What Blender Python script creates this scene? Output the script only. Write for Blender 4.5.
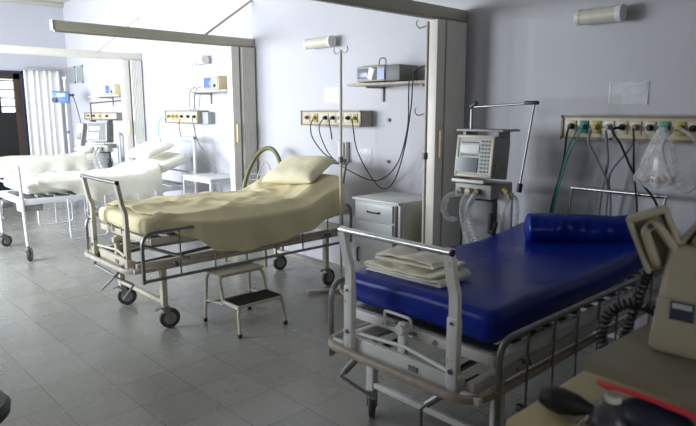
import bpy, bmesh, math, random
from mathutils import Vector, Matrix, noise, Euler
random.seed(7)
for o in list(bpy.data.objects): bpy.data.objects.remove(o)
SC = bpy.context.scene
COL = SC.collection
PI = math.pi

# ------------------------------------------------------------------ camera
cd = bpy.data.cameras.new('camera'); cam = bpy.data.objects.new('camera', cd); COL.objects.link(cam)
cd.sensor_width = 36.0; cd.lens = 36.0*600/696; cd.clip_start = 0.05
cam.location = (0, 0, 1.58)
cam.rotation_euler = (PI/2 - math.atan(103/600), 0, math.radians(46.5))
cd.dof.use_dof = True; cd.dof.focus_distance = 4.6; cd.dof.aperture_fstop = 3.5
SC.camera = cam

# ------------------------------------------------------------------ world, lights, exposure
w = bpy.data.worlds.new('world'); SC.world = w; w.use_nodes = True
bg = w.node_tree.nodes['Background']; bg.inputs[0].default_value = (0.78, 0.88, 1.0, 1); bg.inputs[1].default_value = 1.2
SC.view_settings.view_transform = 'Standard'; SC.view_settings.look = 'None'
SC.view_settings.exposure = 0.38; SC.view_settings.gamma = 1.0; SC.view_settings.use_curve_mapping = False
WINDOWS_AND_FILL = [(-11.4, -9.5, 112), (-9.1, -7.2, 122), (-6.9, -5.4, 100), (-4.3, -3.5, 7)]  # last, dim window is added to brighten the foot of the blue bed
SIDE_FILL = (-0.9, 0.5, 8)                                  # fill window added in the unseen side wall to brighten right-facing surfaces       # list above: daylight windows across the aisle, the last added as fill
YF = -1.4
def area(name, loc, rot, sx, sy, power, color):
    l = bpy.data.lights.new(name, 'AREA'); l.shape = 'RECTANGLE'; l.size = sx; l.size_y = sy; l.energy = power; l.color = color; l.spread = math.radians(132)
    o = bpy.data.objects.new(name, l); COL.objects.link(o); o.location = loc; o.rotation_euler = rot
    return o
for i, (a, b, p) in enumerate(WINDOWS_AND_FILL):
    area('window_and_fill_light', ((a+b)/2, YF+0.06, 1.75), (math.radians(90), 0, 0), b-a-0.1, 1.5, p, (0.87, 0.935, 1.0))

area('window_and_fill_light', (1.64, (SIDE_FILL[0]+SIDE_FILL[1])/2, 1.75), (math.radians(90), 0, math.radians(90)), SIDE_FILL[1]-SIDE_FILL[0]-0.1, 1.5, SIDE_FILL[2], (1.0, 0.96, 0.90))  # added warm fill from the side, for faces turned right

# ------------------------------------------------------------------ materials
def _nt(name):
    m = bpy.data.materials.new(name); m.use_nodes = True
    nt = m.node_tree; b = nt.nodes['Principled BSDF']
    return m, nt, b
def mat(name, col, rough=0.5, metal=0.0, var=0.06, scale=8.0, bump=0.0, bscale=60.0, emis=0.0, spec=0.5, coat=0.0, dirt=None, dirtscale=5.0):
    m, nt, b = _nt(name)
    N = nt.nodes; L = nt.links
    tc = N.new('ShaderNodeTexCoord'); nz = N.new('ShaderNodeTexNoise'); nz.inputs['Scale'].default_value = scale; nz.inputs['Detail'].default_value = 4
    L.new(tc.outputs['Object'], nz.inputs['Vector'])
    rp = N.new('ShaderNodeValToRGB'); rp.color_ramp.elements[0].position = 0.3; rp.color_ramp.elements[1].position = 0.7
    lo = tuple(max(0, c*(1-var)) for c in col); hi = tuple(min(1, c*(1+var)) for c in col)
    rp.color_ramp.elements[0].color = (*lo, 1); rp.color_ramp.elements[1].color = (*hi, 1)
    L.new(nz.outputs['Fac'], rp.inputs['Fac'])
    out = rp.outputs['Color']
    if dirt:
        n2 = N.new('ShaderNodeTexNoise'); n2.inputs['Scale'].default_value = dirtscale; n2.inputs['Detail'].default_value = 8; n2.inputs['Roughness'].default_value = 0.7
        L.new(tc.outputs['Object'], n2.inputs['Vector'])
        r2 = N.new('ShaderNodeValToRGB'); r2.color_ramp.elements[0].position = 0.60; r2.color_ramp.elements[1].position = 0.68
        L.new(n2.outputs['Fac'], r2.inputs['Fac'])
        mx = N.new('ShaderNodeMix'); mx.data_type = 'RGBA'; L.new(r2.outputs['Color'], mx.inputs['Factor']); L.new(out, mx.inputs[6]); mx.inputs[7].default_value = (*dirt, 1)
        out = mx.outputs[2]
    L.new(out, b.inputs['Base Color'])
    b.inputs['Roughness'].default_value = rough; b.inputs['Metallic'].default_value = metal; b.inputs['Specular IOR Level'].default_value = spec
    b.inputs['Coat Weight'].default_value = coat
    if bump:
        n3 = N.new('ShaderNodeTexNoise'); n3.inputs['Scale'].default_value = bscale; n3.inputs['Detail'].default_value = 5
        L.new(tc.outputs['Object'], n3.inputs['Vector'])
        bp = N.new('ShaderNodeBump'); bp.inputs['Strength'].default_value = bump; bp.inputs['Distance'].default_value = 0.01
        L.new(n3.outputs['Fac'], bp.inputs['Height']); L.new(bp.outputs['Normal'], b.inputs['Normal'])
    if emis:
        b.inputs['Emission Color'].default_value = (*col, 1); b.inputs['Emission Strength'].default_value = emis
    return m
def clear_mat(name, col, alpha, rough=0.15):
    m, nt, b = _nt(name)
    N = nt.nodes; L = nt.links
    tc = N.new('ShaderNodeTexCoord'); nz = N.new('ShaderNodeTexNoise'); nz.inputs['Scale'].default_value = 14; nz.inputs['Detail'].default_value = 6
    L.new(tc.outputs['Object'], nz.inputs['Vector'])
    mr = N.new('ShaderNodeMapRange'); mr.inputs['To Min'].default_value = alpha*0.45; mr.inputs['To Max'].default_value = min(1, alpha*1.6)
    mr.inputs['From Min'].default_value = 0.3; mr.inputs['From Max'].default_value = 0.7
    L.new(nz.outputs['Fac'], mr.inputs['Value']); L.new(mr.outputs['Result'], b.inputs['Alpha'])
    b.inputs['Base Color'].default_value = (*col, 1); b.inputs['Roughness'].default_value = rough
    return m

M = {}
M['white_wall'] = mat('painted_wall', (0.50, 0.495, 0.535), 0.55, var=0.025, scale=1.5, bump=0.05, bscale=40)
M['end_wall'] = mat('painted_end_wall', (0.52, 0.52, 0.575), 0.6, var=0.02, scale=1.2)
M['aisle_wall'] = mat('brown_grey_low_bounce', (0.20, 0.185, 0.17), 0.6)  # unseen walls, coloured dark so less light bounces to the right
M['ceiling'] = mat('ceiling_paint', (0.52, 0.50, 0.45), 0.8, var=0.02, scale=2)
M['rail'] = mat('cream_rail_paint', (0.48, 0.455, 0.375), 0.45, var=0.05)
M['partition'] = mat('partition_vinyl', (0.78, 0.77, 0.73), 0.45, var=0.04)
M['post'] = mat('partition_post_vinyl', (0.76, 0.73, 0.66), 0.4, var=0.04)
M['handle'] = mat('partition_handle_cream', (0.72, 0.62, 0.42), 0.4)
M['curtain'] = mat('white_curtain', (0.80, 0.79, 0.76), 0.7, var=0.04)
M['navy'] = mat('dark_navy_paint', (0.025, 0.03, 0.06), 0.4)
M['brown'] = mat('dark_brown_wood', (0.07, 0.045, 0.03), 0.5, var=0.2)
M['black'] = mat('black_plastic', (0.012, 0.012, 0.013), 0.45)
M['rubber'] = mat('dark_grey_rubber', (0.055, 0.056, 0.058), 0.6)
M['daylit'] = mat('daylit_louvre_glass', (0.85, 0.92, 1.0), 0.3, emis=1.6)
M['cream_metal'] = mat('worn_cream_enamel', (0.56, 0.52, 0.42), 0.4, var=0.06, dirt=(0.16, 0.11, 0.07), dirtscale=14)
M['white_metal'] = mat('worn_white_enamel', (0.74, 0.74, 0.72), 0.35, var=0.05, dirt=(0.25, 0.2, 0.15), dirtscale=12)
M['blue_white_metal'] = mat('white_enamel', (0.74, 0.76, 0.80), 0.35, var=0.04)
M['chrome'] = mat('brushed_chrome', (0.72, 0.72, 0.72), 0.22, 1.0, var=0.1, scale=30)
M['steel'] = mat('dull_steel', (0.28, 0.28, 0.28), 0.42, 0.9, var=0.15, scale=25)
M['darksteel'] = mat('dark_grey_steel', (0.13, 0.135, 0.14), 0.4, 0.6, var=0.15, scale=25)
M['bumper'] = mat('worn_brown_bumper', (0.44, 0.37, 0.31), 0.5, var=0.2, scale=18, dirt=(0.55, 0.5, 0.45), dirtscale=10)
M['bumper_white'] = mat('worn_cream_bumper', (0.52, 0.46, 0.40), 0.5, var=0.15, scale=18, dirt=(0.26, 0.20, 0.15), dirtscale=10)
M['brass'] = mat('yellowed_brass', (0.45, 0.34, 0.12), 0.4, 0.8)
M['blue_vinyl'] = mat('glossy_blue_vinyl', (0.005, 0.022, 0.26), 0.27, var=0.10, scale=5, bump=0.22, bscale=6, spec=0.28)
M['yellow_sheet'] = mat('pale_yellow_sheet', (0.70, 0.62, 0.39), 0.85, var=0.04, bump=0.3, bscale=12)
M['white_sheet'] = mat('cream_white_sheet', (0.82, 0.81, 0.71), 0.85, var=0.03, bump=0.25, bscale=14)
M['yellow_pillow'] = mat('pale_yellow_pillowcase', (0.74, 0.68, 0.48), 0.85, var=0.04, bump=0.3, bscale=14)
M['towel'] = mat('cream_cotton_cloth', (0.92, 0.89, 0.76), 0.9, var=0.05, bump=0.5, bscale=90)
M['mattress_grey'] = mat('grey_mattress_cover', (0.42, 0.44, 0.46), 0.6)
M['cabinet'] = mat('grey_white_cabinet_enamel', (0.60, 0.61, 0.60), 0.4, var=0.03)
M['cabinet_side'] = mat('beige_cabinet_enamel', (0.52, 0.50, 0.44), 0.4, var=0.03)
M['panel'] = mat('cream_outlet_housing', (0.56, 0.50, 0.38), 0.4, var=0.05)
M['panel_edge'] = mat('brown_panel_edging', (0.22, 0.16, 0.09), 0.45)
M['panel_side'] = mat('grey_panel_end', (0.33, 0.32, 0.29), 0.5)
M['yellow'] = mat('yellow_outlet', (0.42, 0.32, 0.09), 0.4)
M['green'] = mat('green_outlet', (0.03, 0.22, 0.17), 0.4)
M['grey'] = mat('grey_outlet', (0.30, 0.30, 0.29), 0.45)
M['teal_hose'] = mat('teal_green_hose', (0.03, 0.30, 0.27), 0.4)
M['cyan_hose'] = mat('light_cyan_hose', (0.20, 0.62, 0.70), 0.4)
M['grey_hose'] = mat('grey_translucent_hose', (0.24, 0.24, 0.27), 0.35)
M['black_cable'] = mat('black_cable', (0.018, 0.018, 0.02), 0.45)
M['machine'] = mat('grey_machine_case', (0.36, 0.36, 0.33), 0.45, var=0.04)
M['machine_light'] = mat('pale_machine_case', (0.46, 0.45, 0.41), 0.45, var=0.04)
M['machine_dark'] = mat('dark_machine_case', (0.16, 0.165, 0.16), 0.5)
M['lcd'] = mat('pale_lcd', (0.50, 0.53, 0.50), 0.2)
M['screen'] = mat('dark_screen', (0.035, 0.04, 0.055), 0.15)
M['blue_screen'] = mat('blue_screen', (0.09, 0.15, 0.42), 0.25)
M['screen_violet'] = mat('violet_grey_screen', (0.17, 0.18, 0.26), 0.25)
M['blue_case'] = mat('blue_pump_case', (0.12, 0.22, 0.48), 0.4)
M['white_plastic'] = mat('white_plastic', (0.74, 0.74, 0.72), 0.4)
M['keypad'] = mat('grey_keys', (0.24, 0.24, 0.23), 0.5)
M['lamp'] = mat('cream_lamp_cover', (0.62, 0.60, 0.50), 0.35)
M['wicker'] = mat('olive_green_tube', (0.15, 0.15, 0.055), 0.4, var=0.15)
M['cord'] = mat('pale_chair_cord', (0.52, 0.52, 0.48), 0.5)
M['tread'] = mat('black_ribbed_rubber', (0.014, 0.012, 0.012), 0.7, bump=0.6, bscale=40)
M['cart'] = mat('beige_cart_laminate', (0.56, 0.46, 0.25), 0.5, var=0.04)
M['defib'] = mat('khaki_beige_plastic', (0.46, 0.415, 0.30), 0.45, var=0.03)
M['defib_dark'] = mat('khaki_grey_plastic', (0.25, 0.23, 0.165), 0.5, var=0.03)
M['red'] = mat('pink_red_tube', (0.80, 0.045, 0.075), 0.35)
M['label_white'] = mat('label_white', (0.55, 0.57, 0.56), 0.5)
M['label_blue'] = mat('label_blue', (0.035, 0.05, 0.08), 0.5)
M['clear_plastic'] = clear_mat('clear_plastic', (0.86, 0.86, 0.86), 0.30)
M['clear_tube'] = clear_mat('clear_tubing', (0.55, 0.55, 0.56), 0.38)
M['smoky_plastic'] = clear_mat('smoky_silicone', (0.10, 0.10, 0.13), 0.6, 0.25)
M['film'] = clear_mat('clear_sleeve', (0.85, 0.86, 0.88), 0.18)
M['pinkish'] = mat('pink_gauze', (0.52, 0.40, 0.33), 0.7)
M['paper'] = mat('white_paper', (0.60, 0.60, 0.62), 0.8)
M['grille'] = mat('grey_vent_grille', (0.35, 0.38, 0.38), 0.5)
M['glass'] = clear_mat('window_glass', (0.9, 0.95, 1.0), 0.06, 0.05)
M['outer_frame'] = mat('window_frame_paint', (0.55, 0.55, 0.55), 0.5)

def floor_mat():
    m, nt, b = _nt('vinyl_floor_tiles'); N = nt.nodes; L = nt.links
    T = 0.3195
    tc = N.new('ShaderNodeTexCoord'); mp = N.new('ShaderNodeMapping'); mp.inputs['Location'].default_value = (0.085/T+0.0, 0.008/T, 0); mp.inputs['Scale'].default_value = (1/T, 1/T, 1/T)
    L.new(tc.outputs['Object'], mp.inputs['Vector'])
    bk = N.new('ShaderNodeTexBrick'); bk.offset = 0.0; bk.squash = 1.0
    bk.inputs['Scale'].default_value = 1.0; bk.inputs['Brick Width'].default_value = 1.0; bk.inputs['Row Height'].default_value = 1.0
    bk.inputs['Mortar Size'].default_value = 0.006; bk.inputs['Mortar Smooth'].default_value = 0.3; bk.inputs['Bias'].default_value = 0.0
    bk.inputs['Color1'].default_value = (0.25, 0.247, 0.222, 1); bk.inputs['Color2'].default_value = (0.295, 0.29, 0.262, 1); bk.inputs['Mortar'].default_value = (0.075, 0.07, 0.062, 1)
    L.new(mp.outputs['Vector'], bk.inputs['Vector'])
    ck = N.new('ShaderNodeTexChecker'); ck.inputs['Scale'].default_value = 1.0; ck.inputs['Color1'].default_value = (0, 0, 0, 1); ck.inputs['Color2'].default_value = (1, 1, 1, 1)
    L.new(mp.outputs['Vector'], ck.inputs['Vector'])
    def streak(sx, sy):
        q = N.new('ShaderNodeMapping'); q.inputs['Scale'].default_value = (sx, sy, 1); L.new(tc.outputs['Object'], q.inputs['Vector'])
        n = N.new('ShaderNodeTexNoise'); n.inputs['Scale'].default_value = 1.0; n.inputs['Detail'].default_value = 5; n.inputs['Roughness'].default_value = 0.65
        L.new(q.outputs['Vector'], n.inputs['Vector']); return n.outputs['Fac']
    a, c = streak(7, 70), streak(70, 7)
    mx = N.new('ShaderNodeMix'); L.new(ck.outputs['Fac'], mx.inputs[0]); L.new(a, mx.inputs[2]); L.new(c, mx.inputs[3])
    rp = N.new('ShaderNodeValToRGB'); e = rp.color_ramp.elements; e[0].position = 0.30; e[0].color = (0.88, 0.88, 0.88, 1); e[1].position = 0.72; e[1].color = (1.14, 1.14, 1.14, 1)
    L.new(mx.outputs[0], rp.inputs['Fac'])
    mu = N.new('ShaderNodeMix'); mu.data_type = 'RGBA'; mu.blend_type = 'MULTIPLY'; mu.inputs[0].default_value = 1.0
    L.new(bk.outputs['Color'], mu.inputs[6]); L.new(rp.outputs['Color'], mu.inputs[7]); L.new(mu.outputs[2], b.inputs['Base Color'])
    n2 = N.new('ShaderNodeTexNoise'); n2.inputs['Scale'].default_value = 3.0; n2.inputs['Detail'].default_value = 4; L.new(tc.outputs['Object'], n2.inputs['Vector'])
    mr = N.new('ShaderNodeMapRange'); mr.inputs['To Min'].default_value = 0.16; mr.inputs['To Max'].default_value = 0.36; L.new(n2.outputs['Fac'], mr.inputs['Value']); L.new(mr.outputs['Result'], b.inputs['Roughness'])
    bp = N.new('ShaderNodeBump'); bp.inputs['Strength'].default_value = 0.04; bp.inputs['Distance'].default_value = 0.01
    n3 = N.new('ShaderNodeTexNoise'); n3.inputs['Scale'].default_value = 9.0; L.new(tc.outputs['Object'], n3.inputs['Vector']); L.new(n3.outputs['Fac'], bp.inputs['Height']); L.new(bp.outputs['Normal'], b.inputs['Normal'])
    return m
M['floor'] = floor_mat()

# ------------------------------------------------------------------ mesh helpers
def spline(pts, n=8):
    P = [Vector(p) for p in pts]; out = []
    for i in range(len(P)-1):
        p0 = P[max(i-1, 0)]; p1 = P[i]; p2 = P[i+1]; p3 = P[min(i+2, len(P)-1)]
        for k in range(n):
            t = k/n
            out.append(0.5*((2*p1) + (p2-p0)*t + (2*p0-5*p1+4*p2-p3)*t*t + (3*p1-p0-3*p2+p3)*t**3))
    out.append(P[-1]); return out
def fillet(pts, r, n=5, closed=False):
    P = [Vector(p) for p in pts]; out = []; m = len(P)
    for i in range(m):
        if not closed and i in (0, m-1): out.append(P[i]); continue
        a, b, c = P[i-1], P[i], P[(i+1) % m]
        u = (a-b); v = (c-b); rr = min(r, u.length*0.49, v.length*0.49)
        s = b+u.normalized()*rr; e = b+v.normalized()*rr
        for k in range(n+1):
            t = k/n; out.append(s*(1-t)**2 + b*2*t*(1-t) + e*t*t)
    return out
class MB:
    def __init__(s): s.bm = bmesh.new()
    def box(s, c, d, rot=None, bev=0.0, seg=2):
        r = bmesh.ops.create_cube(s.bm, size=1.0); vs = r['verts']
        mt = Matrix.Translation(Vector(c)) @ (Euler(rot).to_matrix().to_4x4() if rot else Matrix.Identity(4)) @ Matrix.Diagonal((*d, 1))
        bmesh.ops.transform(s.bm, matrix=mt, verts=vs)
        if bev:
            es = list({e for v in vs for e in v.link_edges})
            bmesh.ops.bevel(s.bm, geom=es, offset=min(bev, min(d)*0.49), segments=seg, profile=0.5, affect='EDGES')
        return s
    def sweep(s, pts, prof, closed=False, caps=True, up=None):
        P = [Vector(p) for p in pts]; n = len(P); rings = []
        fixed = Vector(up) if up else None
        prev = None
        for i in range(n):
            if closed: t = (P[(i+1) % n]-P[i-1])
            else: t = (P[min(i+1, n-1)]-P[max(i-1, 0)])
            t = t.normalized() if t.length > 1e-9 else Vector((0, 0, 1))
            if fixed is not None: ref = fixed
            elif prev is None: ref = Vector((0, 0, 1)) if abs(t.z) < 0.9 else Vector((1, 0, 0))
            else: ref = prev
            nrm = ref-t*ref.dot(t)
            if nrm.length < 1e-6: nrm = t.orthogonal()
            nrm.normalize(); prev = nrm; bn = t.cross(nrm)
            pr = prof(i) if callable(prof) else prof
            rings.append([s.bm.verts.new(P[i]+bn*a+nrm*b) for a, b in pr])
        m = len(rings[0])
        for i in range(n if closed else n-1):
            A, B = rings[i], rings[(i+1) % n]
            for k in range(m):
                s.bm.faces.new((A[k], A[(k+1) % m], B[(k+1) % m], B[k]))
        if caps and not closed:
            s.bm.faces.new(rings[0][::-1]); s.bm.faces.new(rings[-1])
        return s
    def tube(s, pts, r, seg=10, closed=False, caps=True):
        if callable(r): pf = lambda i: [(r(i)*math.cos(2*PI*k/seg), r(i)*math.sin(2*PI*k/seg)) for k in range(seg)]
        else: pf = [(r*math.cos(2*PI*k/seg), r*math.sin(2*PI*k/seg)) for k in range(seg)]
        return s.sweep(pts, pf, closed, caps)
    def bar(s, pts, wd, ht, up):
        return s.sweep(pts, [(-wd/2, -ht/2), (wd/2, -ht/2), (wd/2, ht/2), (-wd/2, ht/2)], up=up)
    def lathe(s, prof, seg=20, mt=None):
        vs = []; rings = []
        for r, z in prof:
            ring = [s.bm.verts.new((max(r, 1e-4)*math.cos(2*PI*k/seg), max(r, 1e-4)*math.sin(2*PI*k/seg), z)) for k in range(seg)]
            rings.append(ring); vs += ring
        for A, B in zip(rings, rings[1:]):
            for k in range(seg): s.bm.faces.new((A[k], A[(k+1) % seg], B[(k+1) % seg], B[k]))
        s.bm.faces.new(rings[0][::-1]); s.bm.faces.new(rings[-1])
        if mt is not None: bmesh.ops.transform(s.bm, matrix=mt, verts=vs)
        return s
    def cyl(s, a, b, r, seg=14, r2=None):
        a, b = Vector(a), Vector(b); d = b-a; L_ = d.length
        q = Vector((0, 0, 1)).rotation_difference(d).to_matrix().to_4x4()
        e = min(r*0.12, L_*0.1); r2 = r if r2 is None else r2
        return s.lathe([(r-e, 0), (r, e), (r2, L_-e), (r2-e, L_)], seg, Matrix.Translation(a) @ q)
    def ball(s, c, d, seg=16, rot=None):
        r = bmesh.ops.create_uvsphere(s.bm, u_segments=seg, v_segments=max(8, seg*2//3), radius=0.5)
        mt = Matrix.Translation(Vector(c)) @ (Euler(rot).to_matrix().to_4x4() if rot else Matrix.Identity(4)) @ Matrix.Diagonal((*d, 1))
        bmesh.ops.transform(s.bm, matrix=mt, verts=r['verts']); return s
    def prism(s, poly, h, mt=None):
        A = [s.bm.verts.new((x, y, 0)) for x, y in poly]; B = [s.bm.verts.new((x, y, h)) for x, y in poly]
        s.bm.faces.new(A[::-1]); s.bm.faces.new(B)
        n = len(poly)
        for k in range(n): s.bm.faces.new((A[k], A[(k+1) % n], B[(k+1) % n], B[k]))
        if mt is not None: bmesh.ops.transform(s.bm, matrix=mt, verts=A+B)
        return s
    def grid(s, rows):
        V = [[s.bm.verts.new(p) for p in r] for r in rows]
        for i in range(len(V)-1):
            for j in range(len(V[0])-1): s.bm.faces.new((V[i][j], V[i][j+1], V[i+1][j+1], V[i+1][j]))
        return s
    def warp(s, f):
        for v in s.bm.verts: v.co = Vector(f(v.co))
        return s
    def sub(s, cuts=3):
        bmesh.ops.subdivide_edges(s.bm, edges=list(s.bm.edges), cuts=cuts, use_grid_fill=True); return s
    def build(s, name, m, parent=None, angle=35, label=None):
        bmesh.ops.recalc_face_normals(s.bm, faces=list(s.bm.faces))
        off = Vector((0, 0, 0))
        if parent is None:
            xs = [v.co for v in s.bm.verts]
            off = Vector(((min(v.x for v in xs)+max(v.x for v in xs))/2, (min(v.y for v in xs)+max(v.y for v in xs))/2, min(v.z for v in xs)))
            bmesh.ops.translate(s.bm, vec=-off, verts=list(s.bm.verts))
        me = bpy.data.meshes.new(name); s.bm.to_mesh(me); s.bm.free()
        o = bpy.data.objects.new(name, me); COL.objects.link(o); o.location = off
        me.materials.append(M[m] if isinstance(m, str) else m)
        for p in me.polygons: p.use_smooth = True
        me.set_sharp_from_angle(angle=math.radians(angle))
        if parent is not None: o.parent = parent
        if label: o['label'] = label
        return o
def tag(o, label, cat, group=None):
    o['label'] = label; o['category'] = cat
    if group: o['group'] = group
    return o
def thing(name, label, cat, loc, rz=0.0, group=None):
    o = bpy.data.objects.new(name, None); COL.objects.link(o); o.empty_display_size = 0.1
    o.location = loc; o.rotation_euler = (0, 0, rz)
    return tag(o, label, cat, group)
def struct(name, mb, m, parent=None):
    o = mb.build(name, m, parent); o['kind'] = 'structure'; return o
def solid(o, t, sub=0, offset=0.0):
    md = o.modifiers.new('thickness', 'SOLIDIFY'); md.thickness = t; md.offset = offset
    if sub:
        q = o.modifiers.new('smooth', 'SUBSURF'); q.levels = sub; q.render_levels = sub
    return o

# ------------------------------------------------------------------ the room
XL, XR, YB, ZC = -11.9, 1.7, 4.1, 3.5
struct('floor', MB().box(((XL+XR)/2, (YB+YF)/2, -0.05), (XR-XL+0.4, YB-YF+0.4, 0.1)), 'floor').location = ((XL+XR)/2, (YB+YF)/2, -0.1)
fl = bpy.data.objects['floor']
# keep the tile grid in world coordinates: origin of the floor at the world origin
for v in fl.data.vertices: v.co += fl.location
fl.location = (0, 0, 0)
struct('ceiling', MB().box(((XL+XR)/2, (YB+YF)/2, ZC+0.05), (XR-XL+0.4, YB-YF+0.4, 0.1)), 'ceiling')
struct('wall_back', MB().box(((XL+XR)/2, YB+0.1, ZC/2), (XR-XL+0.4, 0.2, ZC)), 'white_wall')
rw = MB(); S0, S1, SP = SIDE_FILL
rw.box((XR+0.1, (YF+S0)/2, ZC/2), (0.2, S0-YF, ZC)); rw.box((XR+0.1, (S1+YB)/2, ZC/2), (0.2, YB-S1, ZC)); rw.box((XR+0.1, (S0+S1)/2, 0.47), (0.2, S1-S0, 0.94)); rw.box((XR+0.1, (S0+S1)/2, (2.56+ZC)/2), (0.2, S1-S0, ZC-2.56))
struct('wall_right', rw, 'aisle_wall')
# end wall with an opening for the door
DY0, DY1, DZ = 2.25, 3.42, 2.26
ew = MB()
ew.box((XL-0.1, (YF+DY0)/2, ZC/2), (0.2, DY0-YF, ZC)); ew.box((XL-0.1, (DY1+YB)/2, ZC/2), (0.2, YB-DY1, ZC)); ew.box((XL-0.1, (DY0+DY1)/2, (DZ+ZC)/2), (0.2, DY1-DY0, ZC-DZ))
struct('wall_left', ew, 'end_wall')
struct('trim_1', MB().box((XL+0.03, (YF+YB)/2, ZC-0.04), (0.06, YB-YF, 0.08), bev=0.015), 'ceiling')
# wall across the aisle with its windows and the added fill window
fw = MB(); xs = [XL]+[q for a, b, p in WINDOWS_AND_FILL for q in (a, b)]+[XR]
for a, b in zip(xs[0::2], xs[1::2]): fw.box(((a+b)/2, YF-0.1, ZC/2), (b-a, 0.2, ZC))
for a, b, p in WINDOWS_AND_FILL:
    fw.box(((a+b)/2, YF-0.1, 0.47), (b-a, 0.2, 0.94)); fw.box(((a+b)/2, YF-0.1, (2.56+ZC)/2), (b-a, 0.2, ZC-2.56))
struct('wall_front', fw, 'aisle_wall')
for i, (a, b, p) in enumerate(WINDOWS_AND_FILL+[SIDE_FILL]):  # last two windows are added for fill light
    e = bpy.data.objects.new('window_%d' % (i+1), None); COL.objects.link(e); e['kind'] = 'structure'; e.location = ((a+b)/2, YF-0.1, 0.94) if a < -2 else (XR+0.1, (a+b)/2, 0.94); e.rotation_euler = (0, 0, 0 if a < -2 else PI/2)
    W_ = b-a; f = MB()
    for x in (-W_/2+0.03, 0, W_/2-0.03): f.box((x, 0, 0.81), (0.05, 0.06, 1.62))
    for z in (0.03, 0.81, 1.59): f.box((0, 0, z), (W_, 0.06, 0.05))
    struct('window_frame', f, 'outer_frame', e); struct('window_pane', MB().box((0, -0.02, 0.81), (W_-0.06, 0.008, 1.6)), 'glass', e)
# door in the end wall
d = bpy.data.objects.new('door_1', None); COL.objects.link(d); d['kind'] = 'structure'; d.location = (XL, 0, 0)
f = MB()
f.box((-0.07, DY1-0.065, DZ/2), (0.2, 0.13, DZ)); f.box((-0.07, DY0+0.05, DZ/2), (0.2, 0.1, DZ)); f.box((-0.07, (DY0+DY1)/2, DZ-0.02), (0.2, DY1-DY0, 0.04))
struct('door_frame', f, 'navy', d)
f = MB(); f.box((-0.12, DY1-0.18, DZ/2-0.02), (0.06, 0.10, DZ-0.05)); f.box((-0.12, DY0+0.15, DZ/2-0.02), (0.06, 0.10, DZ-0.05)); f.box((-0.12, (DY0+DY1)/2, DZ-0.09), (0.06, DY1-DY0-0.2, 0.10))
struct('door_stile', f, 'brown', d)
struct('door_panel', MB().box((-0.13, (DY0+DY1)/2-0.0, 0.77), (0.05, DY1-DY0-0.3, 1.54)), 'black', d)
struct('door_pane', MB().box((-0.17, (DY0+DY1)/2, 1.87), (0.01, DY1-DY0-0.3, 0.66)), 'daylit', d)
f = MB()
for k in range(4): f.box((-0.135, (DY0+DY1)/2, 1.64+k*0.15), (0.02, DY1-DY0-0.3, 0.022), rot=(0, 0.6, 0))
struct('door_slat', f, 'grille', d)
struct('door_mullion', MB().box((-0.12, 2.93, 1.87), (0.05, 0.07, 0.66)), 'black', d)

# ------------------------------------------------------------------ curtain rails and folding partitions
def curtain_rail(x, z, y0, yb, zb, label, m='rail'):
    t = thing('curtain_rail', label, 'curtain rail', (x, YB, z), 0, 'overhead curtain rails')
    mb = MB().box((0, (y0-YB)/2, 0), (0.07, YB-y0-0.004, 0.085), bev=0.006); mb.box((0, (y0-YB)/2, -0.05), (0.035, YB-y0-0.02, 0.02))
    mb.build('track', m, t)
    MB().cyl((0, yb-YB, 0.04), (0, -0.01, zb-z), 0.012, 8).build('brace', m, t)
    MB().box((0, y0-YB-0.005, 0), (0.075, 0.012, 0.09), bev=0.003).build('end_cap', m, t)
def partition(x, y0, y1, h, label, pm='partition'):
    t = thing('folding_partition', label, 'folding partition', (x, (y0+y1)/2, 0), 0, 'folded accordion partitions')
    yc = (y0+y1)/2; a = y0-yc; b = y1-yc
    mb = MB().box((0, a+0.05, h/2), (0.10, 0.10, h-0.01), bev=0.006)
    mb.build('lead_post', 'post', t)
    MB().box((0.012, a+0.112, h/2), (0.04, 0.02, h-0.02)).build('seal_strip', 'machine_dark', t)
    n = 7; s = a+0.125; e = b; poly = []
    for k in range(n*2+1): poly.append((0.058 if k % 2 else 0.043, s+(e-s)*k/(n*2)))
    back = [(-0.058 if k % 2 else -0.043, s+(e-s)*k/(n*2)) for k in range(n*2, -1, -1)]
    MB().prism(poly+back, h-0.01, Matrix.Translation((0, 0, 0.005))).build('pleats', pm, t, angle=10)
    MB().box((0.065, a+0.05, 1.32), (0.03, 0.035, 0.22), bev=0.012).build('handle', 'handle', t)
curtain_rail(-2.98, 2.315, 1.93, 3.42, 2.82, 'beige curtain rail running out of the top of the photo, nearest the camera')
curtain_rail(-5.90, 2.335, 1.93, 3.48, 2.80, 'beige curtain rail with its free end in view, left of the yellow bed')
curtain_rail(-8.82, 2.36, 1.95, 3.47, 2.92, 'pale curtain rail farthest down the ward, above the two far beds', 'post')
partition(-2.98, 3.71, 4.085, 2.26, 'folded cream accordion partition between bedside cabinet and ventilator')
partition(-5.90, 3.77, 4.085, 2.28, 'folded grey accordion partition to the left of the curved green chair back')
partition(-8.82, 3.79, 4.085, 2.305, 'folded white accordion partition at the head of the far beds')

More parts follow.
